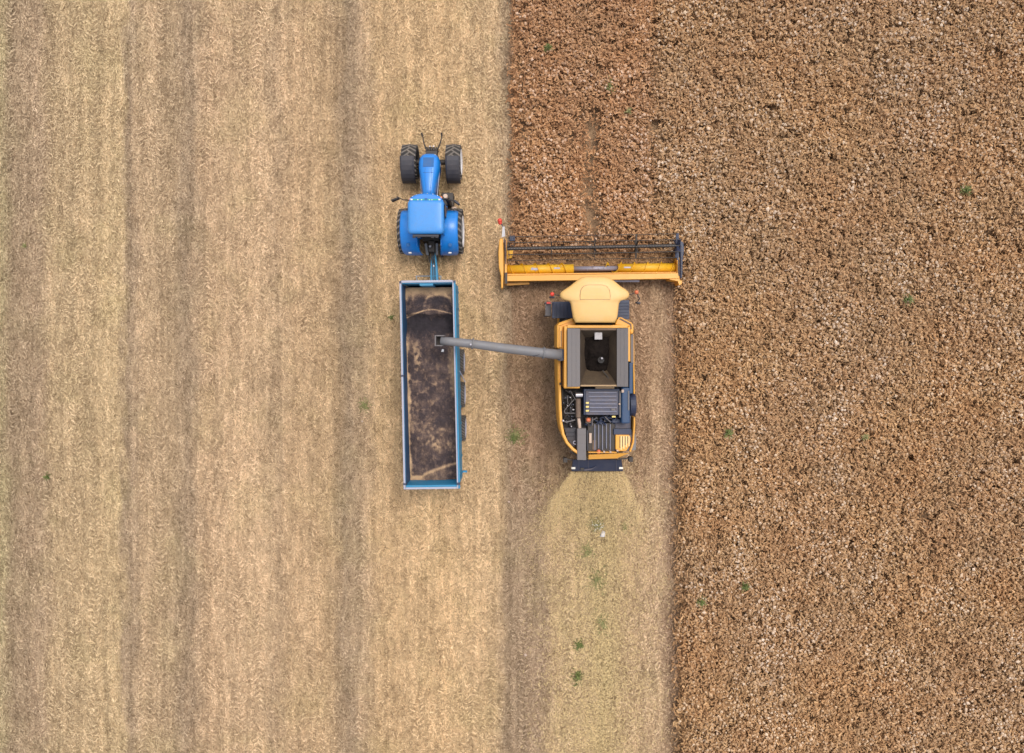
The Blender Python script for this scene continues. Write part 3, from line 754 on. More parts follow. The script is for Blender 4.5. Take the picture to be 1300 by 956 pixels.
b = MB(org)
for k in range(16):
    x0, y0 = random.uniform(745, 784), random.uniform(527.5, 537)
    pts = [W(x0, y0, 2.6)]
    for j in range(3): pts.append(W(min(786, max(743, x0 + random.uniform(-7, 7))), min(540, max(527, y0 + random.uniform(-5, 5))), random.uniform(2.6, 2.85)))
    b.tube(pts, random.choice((.018, .025, .04)), 6)
b.split('hose', 'navy', cb)
b = MB(org)
for k in range(14):
    x0, y0 = random.uniform(744, 780), random.uniform(527.5, 536); s1, s2 = random.uniform(.8, 3), random.uniform(.8, 3)
    b.pb(x0, x0 + s1, y0, y0 + s2, 2.35, random.uniform(2.45, 2.75))
b.split('engine_part', 'grey', cb, .01)
b = MB(org)
for k in range(14):
    x0, y0 = random.uniform(715, 730), random.uniform(496, 538); s1 = random.uniform(.5, 1.3)
    b.pb(x0, x0 + s1, y0, y0 + s1, 2.35, random.uniform(2.6, 2.8))
b.split('fitting', 'rib', cb, .01)
b = MB(org)
for k in range(12):
    x0, y0 = random.uniform(715, 731), random.uniform(498, 538); s1, s2 = random.uniform(1, 3), random.uniform(1, 4)
    b.pb(x0, x0 + s1, y0, y0 + s2, 2.35, random.uniform(2.45, 2.7))
b.split('engine_part', 'plastic', cb, .01)
b = MB(org)
for (x0, y0, s1) in ((720, 514.5, 1.2), (723.5, 504, 1), (727, 519.5, 2), (715, 534, 1.4), (725, 541, 1)): b.pb(x0, x0 + s1, y0, y0 + 1.2, 2.35, 2.78)
b.split('fitting', 'steel', cb)
b = MB(org); b.ball(W(711.7, 487, 2.96), .055); b.build('side_bolt', 'black', cb)
b = MB(org); b.ball(W(715, 534, 2.96), .05); b.build('hinge_cap', 'steel', cb)
# left rear treads
b = MB(org)
b.pp([(716, 543), (731.5, 543), (731.5, 567), (727, 567), (720.5, 558)], 2.35, 2.6)
for k in range(3): b.pb(717.5 + k * 1.0, 731, 544.2 + k * 5.2, 548.6 + k * 5.2, 2.6, 2.625)
b.build('access_deck', 'plastic', cb, .01)
b = MB(org); 
pts = [W(729.8 + 2 * math.cos(t), 562 + 2 * math.sin(t), 2.68) for t in np.linspace(1, 5.2, 9)]
b.tube(pts, .025, 6); b.build('lifting_hook', 'rim_grey', cb)
b = MB(org); b.pb(733, 744, 544, 584, 2.6, 2.95)
for k in range(3): b.pb(733.3, 743.7, 552 + 10 * k, 552.5 + 10 * k, 2.95, 2.957)
b.build('elevator_cover', 'grey', cb, .02)
# ribbed straw hood
b = MB(org); b.pb(746, 781, 537, 574, 2.3, 2.6)
hd = b.build('straw_hood', 'black', cb, .02)
b = MB(org)
for k in range(5):
    xx = 754.5 + 4.9 * k; b.pb(xx, xx + 1.3, 538.5, 571.5 - (k % 2) * 2, 2.6, 2.66)
b.split('hood_rib', 'rib', hd, .01)
b = MB(org); b.pb(748, 751, 550, 562.5, 2.6, 2.7); b.build('bracket', 'cream', hd)
b = MB(org); b.pb(752.2, 757, 559, 571, 2.6, 2.635); b.pb(743.5, 750.5, 530.5, 537, 2.6, 2.8); b.split('rust_plate', 'brown', hd)
b = MB(org); q = W(760, 573.5, 2.75); b.ball(q, .09); b.ball(W(747, 533, 2.9), .09); b.split('tail_knob', 'orange', hd)
b = MB(org); b.pb(781, 801, 528, 552, 2.3, 2.55); b.build('rear_shelf', 'deck', cb, .01)
b = MB(org); b.pb(779, 802, 544.5, 552, 2.3, 2.7); b.pb(777, 789, 532, 537, 2.4, 2.75); b.split('battery_box', 'navy', cb, .02)
for (x0, y0) in ((766, 573), (774, 573.2), (783, 571.5)):
    b = MB(org); b.pb(x0, x0 + 2.2, y0, y0 + 1.6, 2.5, 2.9); b.build('latch', 'cream', cb)
# yellow louvred cover and grey curved guard
gp = [(792, 551), (794, 548.8), (798, 548), (802, 549), (804.5, 552), (805.5, 558), (805.2, 572), (798, 573), (792, 573)]
b = MB(org); b.pp([(a + (2.2 if a > 800 else .6), c_ - .8) for a, c_ in gp], 2.0, 2.66); b.build('corner_guard', 'augergrey', cb, .02)
b = MB(org)
lp = [(781.5, 552), (798.5, 552), (801, 556), (801.2, 560), (798, 568), (795, 572.5), (784, 573), (781.5, 570)]
b.pp(lp, 2.2, 2.72); lv = b.build('louvred_cover', 'yellow', cb, .02)
for k in range(4):
    b = MB(org); b.pb(787.7 + 3.3 * k, 789.6 + 3.3 * k, 553.5, 571 - 1.5 * k, 2.722, 2.75); b.build('faded_strip', 'louvre', lv)
b = MB(org)
for k in range(4):
    b.pb(786.6 + 3.3 * k, 787.5 + 3.4 * k, 554, 569 - 2 * k, 2.722, 2.728)
for k in range(3): b.pb(798 - 3 * 0, 799.2, 554.5 + 4 * k, 556.5 + 4 * k, 2.722, 2.73)
b.split('louvre', 'brown', lv)
# chopper / spreader at the very rear
b = MB(org)
b.tube([W(723, 566, 2.75), W(732, 574, 2.8)], .02, 6); b.tube([W(745.5, 546, 2.8), W(746, 572, 2.8)], .03, 6); b.tube([W(731.8, 545, 2.75), W(732, 570, 2.75)], .025, 6)
b.split('hand_rail', 'plastic', cb)
b = MB(org)
b.hexa([W(725, 598, 1.0), W(791, 598, 1.0), W(788, 583, 1.0), W(727, 583, 1.0), W(725.5, 598.3, 1.55), W(791, 598.3, 1.55), W(789, 583.5, 2.05), W(727.5, 583.5, 2.05)])
cp = b.build('straw_chopper', 'navy', cb, .03)
b = MB(org)
for x0 in (734.5, 746.5, 782): b.hexa([W(x0, 597.6, 1.54), W(x0 + .9, 597.6, 1.54), W(x0 + .9, 584, 2.05), W(x0, 584, 2.05), W(x0, 597.6, 1.6), W(x0 + .9, 597.6, 1.6), W(x0 + .9, 584, 2.08), W(x0, 584, 2.08)])
b.tube([W(742, 596.5, 1.65), W(751, 595.3, 1.7), W(757, 592, 1.8)], [.05, .03, .015], 6)
b.split('chopper_rib', 'deck', cp)
for x0 in (725.5, 786):
    b = MB(org); b.pb(x0, x0 + 5, 593, 595.7, 1.62, 1.77); b.build('tail_light', 'lens', cp, .01)
b = MB(org); b.pb(737, 741.5, 594, 597.5, 1.6, 1.72); b.build('chopper_hatch', 'black', cp)
for (e, f_) in ((W(727, 584, 2.3), W(717, 582.5, 2.3)), (W(785, 583, 2.3), W(800, 581.5, 2.3))):
    b = MB(org); b.tube([e, f_], .035, 8); b.box(f_[0] - .06, f_[0] + .1, f_[1] - .14, f_[1] + .05, 2.1, 2.4); b.build('light_arm', 'black', cb, .01)
# unloading auger
b = MB(org)
P = [W(712, 450.5, 3.35), W(690, 448, 3.45), W(640, 442, 3.7), W(600, 436.5, 3.85), W(572, 433.5, 3.95), W(560, 432.5, 3.9)]
b.tube(P, [.20, .19, .18, .17, .16, .155], 20)
for t_, r_ in ((1, .235), (3, .215)):
    a = np.array(P[t_]); d = np.array(P[t_ + 1]) - a; d /= np.linalg.norm(d)
    b.tube([a - d * .03, a + d * .03], r_, 20)
au = b.build('unloading_auger', 'augergrey', cb, smooth=False)
for p_ in au.data.polygons:
    if len(p_.vertices) == 4: p_.use_smooth = True
b = MB(org); b.ball(W(597.5, 437.5, 4.06), .05); b.build('auger_clamp', 'steel', au)
b = MB(org); b.tube([W(685, 449.5, 3.62), W(676, 452, 3.6)], .04, 6); b.pb(676, 684, 449.8, 452.5, 3.3, 3.5); b.build('auger_bracket', 'plastic', au)
b = MB(org)
a0, a1, c0, c1 = 551.8, 564, 425.5, 439.5
b.pb(a0, a0 + 1.6, c0, c1, 3.4, 4.02); b.pb(a0 + 1.7, a1, c0, c0 + 1.5, 3.4, 4.0); b.pb(a0 + 1.7, a1 - 2, c1 - 1.5, c1, 3.4, 3.98)
b.build('spout', 'grey', au, .01)
b = MB(org); b.pb(a0 + 1.8, a1 - 1, c0 + 1.7, c1 - 1.7, 3.42, 3.52); b.build('spout_liner', 'black', au)
b = MB(org); b.tube([W(712, 450.5, 3.35), W(712, 450.5, 1.8)], .24, 16); b.build('auger_pivot', 'navy', cb)
b = MB(org); b.pb(711.5, 715.8, 452, 490, 1.9, 2.6); b.build('side_step', 'brown', cb)

# ---- header (part of the combine) with sub-parts
b = MB(org)
# rear beam, back sheet, left end sheet, right end, floor
def pq(pts, z0, z1): b.pp(pts, z0, z1)
pq([(643, 349.8), (755, 348.2), (862, 346.5), (862, 353.6), (755, 355.6), (643, 357)], .75, 1.05)
pq([(643, 347.6), (862, 345.0), (862, 346.3), (643, 349.6)], .25, .95)
hdr = b.build('header', 'yellow', cb, .015)
b = MB(org); b.pp([(643, 318), (862, 316), (862, 345), (643, 347.5)], .18, .24); b.build('header_floor', 'dustplate', hdr)
b = MB(org)
b.pp([(633.2, 340), (632.6, 322), (633.6, 306), (634.6, 302.5), (638.6, 302.5), (639.4, 320), (639.4, 345), (638.6, 366), (636, 366), (635.8, 350)], .3, 1.15); b.build('crop_divider', 'yellow', hdr, .04)
b = MB(org); b.pp([(640.9, 303), (642.9, 303), (643.6, 330), (643.6, 350), (641.6, 361), (640.6, 361)], .25, 1.05); b.build('end_sheet', 'yellow', hdr, .01)
b = MB(org); b.pp([(640, 303), (640.8, 303), (641.2, 361), (640, 361)], .5, .9); b.pp([(641.0, 346), (644, 346), (644, 360), (641, 360)], 1.05, 1.12); b.build('drive_cover', 'black', hdr)
b = MB(org); b.pp([(643, 359), (672, 358), (672, 361), (643, 362.5)], .5, .62); b.build('lower_bar', 'yellow', hdr, .01)
b = MB(org); b.pp([(644, 318), (651.5, 318), (650, 327), (644, 329)], .25, .5); b.build('inner_plate', 'augeryellow', hdr)
b = MB(org); b.pp([(859.3, 327), (862.6, 327), (863.2, 356), (866, 356), (865.5, 361), (862, 362), (860.5, 357), (850, 355), (850, 351), (859.3, 350)], .3, 1.0); b.build('end_sheet', 'yellow', hdr, .01)
b = MB(org)
b.pp([(865, 306), (868, 308), (868.6, 318), (867, 330), (866.4, 352), (863.8, 354), (863.8, 330), (863.2, 306)], .3, 1.1); b.build('drive_cover', 'navy', hdr, .03)
b = MB(org)
for k in range(12): b.pb(865.2, 866.2, 312 + 3.4 * k, 313.3 + 3.4 * k, 1.1, 1.12)
b.build('chain', 'grey', hdr)
# marker lamp on the left divider
b = MB(org); b.hexa([W(637, 301, 1.1), W(641.4, 300, 1.1), W(640.6, 287.5, 1.3), W(638, 287.5, 1.3), W(637, 301, 1.13), W(641.4, 300, 1.13), W(640.6, 287.5, 1.33), W(638, 287.5, 1.33)]); b.build('marker_plate', 'white', hdr)
b = MB(org); b.tube([W(638.5, 288, 1.3), W(636, 283, 1.35)], .025, 6); b.build('marker_arm', 'navy', hdr)
b = MB(org); q = W(634.5, 280, 1.4); b.ball(q, .1); b.ball((q[0] + .01, q[1] - .09, 1.36), .085); b.build('marker_lamp', 'red', hdr)
# auger with flights
A0 = np.array(W(644, 342.3, .62)); A1 = np.array(W(860, 339.6, .62))
def ap(px): t = (px - 644) / 216.0; return A0 * (1 - t) + A1 * t
def drum(a, c_, r, mat, nm):
    b = MB(org); b.tube([ap(a), ap(c_)], r, 24); o_ = b.build(nm, mat, hdr)
    for p_ in o_.data.polygons:
        if len(p_.vertices) == 4: p_.use_smooth = True
drum(644, 728, .195, 'augeryellow', 'auger_tube'); drum(784, 860, .195, 'augeryellow', 'auger_tube'); drum(728, 784, .1, 'silver', 'auger_core')
def flight(a, c_, hand, phase):
    b = MB(org); n_ = int(abs(c_ - a) / 17 * 20); d = (A1 - A0) / np.linalg.norm(A1 - A0); u = np.array((0, 1., 0)); w = np.array((0, 0, 1.))
    loops = []
    for i in range(n_ + 1):
        px = a + (c_ - a) * i / n_; an = hand * 2 * math.pi * (px - a) / 17.0 + phase
        rad = u * math.cos(an) + w * math.sin(an); c0_ = ap(px)
        loops.append([c0_ + rad * .15 - d * .008, c0_ + rad * .27 - d * .008, c0_ + rad * .27 + d * .008, c0_ + rad * .15 + d * .008])
    b.rings([[tuple(p) for p in l] for l in loops]); b.build('auger_flight', 'augeryellow', hdr)
flight(646, 727, 1, 0.5); flight(768, 858, -1, 1.4)
b = MB(org)
for px in (676, 680, 708, 712, 745, 752, 760, 767): 
    c0_ = ap(px); b.tube([c0_ + np.array((0, 0, .05)), c0_ + np.array((0, random.uniform(-.12, .12), .24))], .015, 6)
b.split('auger_finger', 'steel', hdr)
for (x0, x1, y0, y1) in ((674, 683, 340, 343), (703, 711, 339.4, 341.6), (792, 801, 338.5, 340.5)):
    b = MB(org); b.pb(x0, x1, y0, y1, .70, .818); b.build('worn_patch', 'silver', hdr, .01)
# reel
def rp(px, z, dy=0):  # along the reel axis
    y = 315.8 + (px - 644) / 218.0 * -4.0 + dy
    return np.array(W(px, y, z))
RC = 1.35; rad = .50
b = MB(org); b.tube([rp(644, RC), rp(862, RC)], .075, 10); b.build('reel_tube', 'black', hdr)
b = MB(org)
for i in range(60):
    px = 646 + i * 3.6; p = rp(px, RC + .075); b.box(p[0] - .035, p[0] + .035, p[1] - .012, p[1] + .012, p[2] - .005, p[2] + .008)
b.build('reel_bolt', 'grey', hdr)
bats = []
for k in range(6):
    an = math.pi * 2 * k / 6 + R(8); bats.append((math.cos(an) * rad, math.sin(an) * rad))
for (dy, dz) in bats:
    b = MB(org)
    p = rp(645, RC) + np.array((0, dy, dz)); q = rp(861, RC) + np.array((0, dy, dz)); b.tube([p, q], .014, 6)
    for i in range(86):
        p = rp(647 + i * 2.5, RC) + np.array((0, dy, dz)); b.beam(p, p + np.array((0, -.05, -.22)), .010, .010)
    b.build('reel_bat', 'black', hdr)
for (px, th) in ((755, .022), (807.5, .06), (859.5, .12), (646, .03), (700, .015)):
    b = MB(org)
    for (dy, dz) in bats:
        p = rp(px, RC); b.beam(p, p + np.array((0, dy, dz)), th, .04)
    b.build('reel_spider', 'black' if th < .1 else 'navy', hdr)
b = MB(org); b.beam(W(860.5, 296, 1.2), W(860.5, 330, 1.2), .08, .08); b.beam(W(641.5, 304, 1.25), W(642.5, 345, .95), .04, .06); b.beam(W(861.5, 330, 1.15), W(862, 350, 1.05), .04, .06); b.split('reel_arm', 'navy', hdr)
b = MB(org); b.box(*[W(646.5, 0, 1.2)[0], W(654, 0, 1.2)[0]], *[W(0, 306, 1.2)[1], W(0, 299, 1.2)[1]], 1.0, 1.2); b.build('reel_drive', 'navy', hdr, .03)
b = MB(org)
for px in np.arange(645, 862, 2.6):
    q = W(px, 311 - (px - 645) * .01, .2); b.add([(q[0] - .025, q[1] - .05, .17), (q[0] + .025, q[1] - .05, .17), (q[0], q[1] + .08, .17), (q[0] - .025, q[1] - .05, .2), (q[0] + .025, q[1] - .05, .2), (q[0], q[1] + .08, .18)], [(0, 2, 1), (3, 4, 5), (0, 1, 4, 3), (1, 2, 5, 4), (2, 0, 3, 5)])
b.build('cutter_bar', 'grey', hdr)
# feeder house
b = MB(org)
fx0, fx1 = 2.85, 4.0
b.hexa([(fx0, .9, 1.0), (fx1, .9, 1.0), (fx1, 2.35, .3), (fx0, 2.35, .3), (fx0, .9, 1.8), (fx1, .9, 1.8), (fx1, 2.35, .95), (fx0, 2.35, .95)])
b.build('feeder_house', 'yellow', cb, .03)
b = MB(org); b.pb(777, 812, 354.5, 357.8, .5, .7); b.build('feeder_shaft', 'rim_grey', cb, .02)

# seed in the grain tank
xs = np.linspace(ti[0][0] + .03, ti[1][0] - .03, 60); ys = np.linspace(ti[0][1] + .05, ti[2][1] - .05, 80)
X, Y = np.meshgrid(xs, ys); nA = fbm(X, Y, 2.2, 5)
mx, my = (xs[0] + xs[-1]) / 2, (ys[0] + ys[-1]) / 2
nB2 = fbm(X, Y, 7, 19, 3)
wallz = zb + np.maximum.reduce([np.abs(X - mx) - (mx - bi[0][0]) , X * 0]) / .42 * 1.0
wallz = np.maximum(wallz, zb + np.clip(bi[0][1] - Y, 0, 9) / .75); wallz = np.maximum(wallz, zb + np.clip(Y - bi[2][1], 0, 9) / .5)
Z = 3.22 - .44 * np.hypot((X - mx - .05) / .9, (Y - my - .25) / 1.0) ** 1.3 + .30 * (nA - .5) + .12 * (nB2 - .5)
Z = np.where(Z > wallz, Z, wallz - .06)
me = grid_mesh('tank_seed', X - mx, Y - my, Z, X * 0, M['blackseed'])
so = bpy.data.objects.new('tank_seed', me); C.objects.link(so); so.location = (mx, my, 0)
tag(so, 'heap of nearly black seed inside the harvester grain tank', 'seed', kind='stuff')

# =================================================================== FIELD
def pxX(px): return (px - 650) / 28.6
def lane_color(nt):
    geo = N(nt, 'ShaderNodeNewGeometry').outputs['Position']
    sep = N(nt, 'ShaderNodeSeparateXYZ'); nt.links.new(geo, sep.inputs[0]); x, y = sep.outputs[0], sep.outputs[1]
    mp = N(nt, 'ShaderNodeMapping'); nt.links.new(geo, mp.inputs[0]); mp.inputs['Scale'].default_value = (1, .3, 1)
    wob = noise(nt, mp.outputs[0], 1.0, 4, .6)
    xw = mathn(nt, 'ADD', x, maprange(nt, wob, .25, .75, -.42, .42))
    K = 1.02
    stops = [(-40, (186, 158, 116)), (3, (178, 158, 114)), (18, (170, 144, 110)), (50, (180, 152, 118)), (70, (190, 162, 120)), (155, (196, 168, 122)), (164, (172, 146, 114)), (180, (194, 164, 124)), (218, (180, 152, 114)),
             (240, (172, 146, 114)), (262, (192, 160, 120)), (335, (202, 170, 128)), (352, (186, 156, 118)), (368, (198, 165, 122)), (418, (190, 158, 114)), (440, (168, 142, 110)), (462, (188, 158, 120)), (480, (196, 163, 116)),
             (560, (204, 170, 120)), (628, (200, 168, 122)), (645, (170, 143, 110)), (690, (168, 140, 108)), (702, (190, 160, 116)), (745, (184, 156, 112)), (765, (176, 152, 102)), (790, (188, 158, 114)), (835, (196, 164, 124)), (848, (166, 134, 102)), (866, (146, 114, 84)), (874, (120, 90, 64))]
    r = N(nt, 'ShaderNodeValToRGB'); cr = r.color_ramp
    x0, x1 = pxX(-80), pxX(900)
    for i, (px, c) in enumerate(stops):
        pos = (pxX(px) - x0) / (x1 - x0)
        e = cr.elements[i] if i < 2 else cr.elements.new(pos)
        e.position = pos; e.color = S(*c, K)
    nt.links.new(maprange(nt, xw, x0, x1, 0, 1), r.inputs[0])
    col = r.outputs[0]
    # the strip around and under the harvester is redder, before the straw is spread
    inst = mathn(nt, 'MULTIPLY', maprange(nt, xw, pxX(642), pxX(652), 0, 1, True), maprange(nt, xw, pxX(816), pxX(838), 1, .35, True))
    ahead = maprange(nt, mathn(nt, 'ADD', y, maprange(nt, wob, .3, .7, -1.2, 1.2)), -8.0, -4.0, 0, .8, True)
    col = mixc(nt, mathn(nt, 'MULTIPLY', inst, ahead), col, S(158, 122, 88, K))
    # darker straw-rich patches and pale clumps, stretched along the rows
    mp2 = N(nt, 'ShaderNodeMapping'); nt.links.new(geo, mp2.inputs[0]); mp2.inputs['Scale'].default_value = (1, .28, 1)
    n1 = noise(nt, mp2.outputs[0], 4.5, 5, .65); n2 = noise(nt, geo, .35, 4, .6); n3 = noise(nt, geo, 7.0, 4, .65)
    col = mixc(nt, 1.0, col, mixc(nt, maprange(nt, n1, .33, .67, 0, 1), (.80, .79, .77, 1), (1.14, 1.14, 1.14, 1)), 'MULTIPLY')
    mp3 = N(nt, 'ShaderNodeMapping'); nt.links.new(geo, mp3.inputs[0]); mp3.inputs['Scale'].default_value = (1, .035, 1)
    n4 = noise(nt, mp3.outputs[0], 3.2, 3, .6)
    col = mixc(nt, 1.0, col, mixc(nt, maprange(nt, n4, .35, .65, 0, 1), (.86, .85, .83, 1), (1.10, 1.10, 1.10, 1)), 'MULTIPLY')
    col = mixc(nt, maprange(nt, n2, .5, .68, 0, .28), col, mixc(nt, 1.0, col, (.86, .98, .72, 1), 'MULTIPLY'))
    col = mixc(nt, maprange(nt, n3, .55, .75, 0, .45), col, mixc(nt, 1.0, col, (.66, .62, .56, 1), 'MULTIPLY'))
    hv = N(nt, 'ShaderNodeHueSaturation'); hv.inputs['Saturation'].default_value = .86; hv.inputs['Value'].default_value = 1.08; nt.links.new(col, hv.inputs['Color'])
    return hv.outputs[0], geo, x, y
def ground_mat():
    m, nt, p = new_mat('stubble_ground')
    col, geo, x, y = lane_color(nt)
    f1 = noise(nt, geo, 28, 4, .7); f2 = noise(nt, geo, 70, 2, .6)
    col = mixc(nt, 1.0, col, mixc(nt, maprange(nt, f1, .3, .7, 0, 1), (.66, .63, .60, 1), (1.22, 1.22, 1.22, 1)), 'MULTIPLY')
    nt.links.new(col, p.inputs['Base Color']); p.inputs['Roughness'].default_value = .95; p.inputs['Specular IOR Level'].default_value = .15
    b = N(nt, 'ShaderNodeBump'); b.inputs['Distance'].default_value = .05; b.inputs['Strength'].default_value = .7
    nt.links.new(mathn(nt, 'ADD', f1, f2), b.inputs['Height']); nt.links.new(b.outputs[0], p.inputs['Normal'])
    return m
def straw_mat():
    m, nt, p = new_mat('cut_straw')
    col, geo, x, y = lane_color(nt)
    at = N(nt, 'ShaderNodeAttribute', attribute_name='tone').outputs['Fac']
    r = N(nt, 'ShaderNodeValToRGB'); cr = r.color_ramp
    cr.elements[0].position = 0; cr.elements[0].color = (.40, .35, .30, 1)
    cr.elements[1].position = 1; cr.elements[1].color = (1.5, 1.52, 1.55, 1)
    e = cr.elements.new(.3); e.color = (.85, .82, .78, 1); e = cr.elements.new(.6); e.color = (1.12, 1.1, 1.06, 1)
    nt.links.new(at, r.inputs[0])
    nt.links.new(mixc(nt, 1.0, col, r.outputs[0], 'MULTIPLY'), p.inputs['Base Color']); p.inputs['Roughness'].default_value = .7; p.inputs['Specular IOR Level'].default_value = .25
    return m
M['ground'] = ground_mat(); M['straw'] = straw_mat()
# ground: one sheet to the horizon, finer and gently uneven near the machines
b = MB()
gs = [-400, -120, -50] + list(np.linspace(-27, 27, 109)) + [50, 120, 400]
X, Y = np.meshgrid(np.array(gs, float), np.array(gs, float))
me = grid_mesh('field_ground', X, Y, -.03 + .03 * fbm(X, Y, .8, 2) * (np.abs(X) < 30) * (np.abs(Y) < 30), X * 0, M['ground'])
go = bpy.data.objects.new('field_ground', me); C.objects.link(go); go['kind'] = 'structure'
go['label'] = 'tan harvested field ground with darker strips between passes'

def soup(name, V4, tone, mats, mi=None, k=4):
    """V4: (n,k,3) separate faces"""
    n_ = len(V4); me = bpy.data.meshes.new(name)
    me.vertices.add(n_ * k); me.vertices.foreach_set('co', V4.reshape(-1).astype(np.float32))
    me.loops.add(n_ * k); me.loops.foreach_set('vertex_index', np.arange(n_ * k, dtype=np.int32))
    me.polygons.add(n_); me.polygons.foreach_set('loop_start', np.arange(0, n_ * k, k, dtype=np.int32))
    me.update(calc_edges=True)
    at = me.attributes.new('tone', 'FLOAT', 'FACE'); at.data.foreach_set('value', tone.astype(np.float32))
    for m in mats: me.materials.append(M[m])
    if mi is not None: me.polygons.foreach_set('material_index', mi.astype(np.int32))
    o_ = bpy.data.objects.new(name, me); C.objects.link(o_); return o_
def blades(c, th, L, w, tilt, roll):
    """flat strips: centre c (n,3), heading th, length, width, pitch, roll"""
    d = np.stack([np.cos(th) * np.cos(tilt), np.sin(th) * np.cos(tilt), np.sin(tilt)], -1)
    s = np.stack([-np.sin(th) * np.cos(roll), np.cos(th) * np.cos(roll), np.sin(roll)], -1)
    a = d * (L / 2)[:, None]; b_ = s * (w / 2)[:, None]
    return np.stack([c - a - b_, c + a - b_ * .6, c + a + b_ * .6, c - a + b_], 1)

# ---- straw litter
NS = 430000
x = rng.uniform(-25, 7.7, NS); y = rng.uniform(-21, 17, NS)
keep = ~((x > 0.05) & (y > 3.8)); x = x[keep]; y = y[keep]; n_ = len(x)
th = rng.uniform(0, math.pi, n_)
rowish = rng.random(n_) < .35; th = np.where(rowish, math.pi / 2 + rng.normal(0, .35, n_), th)
L = rng.uniform(.06, .24, n_); w = rng.uniform(.010, .026, n_)
cl = fbm(x, y * .5, 2.2, 31, 4)
tone = np.clip(rng.normal(.5, .24, n_) + (cl - .5) * .7, 0, 1)
z = rng.uniform(.005, .06, n_)
V1 = blades(np.stack([x, y, z + L * .08], -1), th, L, w, rng.uniform(0, .45, n_), rng.normal(0, .5, n_)); T1 = tone
# shorter, thicker chopped pieces; dark ones paint in shaded gaps and darker lines
NS2 = 150000
x = rng.uniform(-25, 7.6, NS2); y = rng.uniform(-21, 17, NS2)
th = np.where(rng.random(NS2) < .5, math.pi / 2 + rng.choice((-1, 1), NS2) * rng.normal(.7, .25, NS2), rng.uniform(0, math.pi, NS2))
cl = fbm(x, y * .6, 3.0, 91, 4); lines = sum(a_ * np.exp(-((x + .25 * (fbm(x * 0, y, .35, 12, 3) - .5) - pxX(p_)) / s_) ** 2) for p_, a_, s_ in ((14, .2, .2), (42, .3, .25), (66, .15, .15), (166, .5, .10), (178, .2, .2), (207, .2, .1), (238, .4, .3), (244, .4, .10), (352, .35, .12), (376, .25, .1), (404, .25, .1), (437, .4, .32), (428, .35, .1), (500, .15, .1), (566, .25, .15), (612, .2, .1), (645, .4, .14), (668, .3, .25), (690, .3, .2), (812, .2, .1), (856, .5, .22)))
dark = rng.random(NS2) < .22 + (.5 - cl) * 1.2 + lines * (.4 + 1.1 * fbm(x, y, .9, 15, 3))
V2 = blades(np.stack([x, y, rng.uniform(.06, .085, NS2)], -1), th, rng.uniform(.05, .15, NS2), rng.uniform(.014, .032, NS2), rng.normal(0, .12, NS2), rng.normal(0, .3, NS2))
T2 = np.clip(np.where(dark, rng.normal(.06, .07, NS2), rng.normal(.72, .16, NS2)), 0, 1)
# wheel tracks: chevron prints pressed into the straw
Vs, Ts = [V1, V2], [T1, T2]
tracks = [(95, .24, -1), (208, .2, -1), (330, .22, 1), (535, .22, -1), (625, .2, 1), (720, .2, 1), (800, .25, -1), (60, .25, 1), (187, .33, 1), (305, .26, -1), (393, .36, 1), (602, .22, 1), (665, .2, -1), (838, .26, 1), (820, .22, -1), (455, .2, 1), (14, .2, -1), (262, .24, 1), (120, .2, -1)]
for px, hw_, sg in tracks:
    xc = pxX(px); rows = np.arange(-21, 17, .24)
    for side_ in (-1, 1):
        for rep in range(6):
            m_ = len(rows); drift = .5 * (fbm(rows, rows * 0 + px, .22, 8, 3) - .5)
            off = rng.uniform(.02, hw_, m_)
            xx = xc + drift + side_ * off; yy = rows + sg * -off * .75 + rng.normal(0, .032, m_)
            ok = fbm(xx, yy, .6, int(px) % 50, 3) > .50
            hd_ = np.arctan2(-sg * .75, side_) + rng.normal(0, .28, m_)
            vv = blades(np.stack([xx, yy, np.full(m_, .095) + rng.uniform(0, .02, m_)], -1), hd_, rng.uniform(.10, .2, m_), rng.uniform(.016, .03, m_), rng.normal(0, .1, m_), rng.normal(0, .3, m_))
            tn = np.where(rng.random(m_) < .5, .22, .80) if rep % 2 else np.full(m_, .20 if rep < 3 else .80)
            # dark print at the row, pale lug edge half a pitch away
            vv = vv + np.where(tn > .5, .12, 0)[:, None, None] * np.array((0, 1.0, 0))
            Vs.append(vv[ok]); Ts.append(np.clip(tn + rng.normal(0, .1, m_), 0, 1)[ok])
V = np.concatenate(Vs); T = np.concatenate(Ts)
inside = ~((V[:, 0, 0] > 0.0) & (V[:, 0, 1] > 4.0))
o = soup('straw_litter', V[inside], T[inside], ['straw']); tag(o, 'pale cut straw and stubble lying in strips over the harvested field', 'straw', kind='stuff')

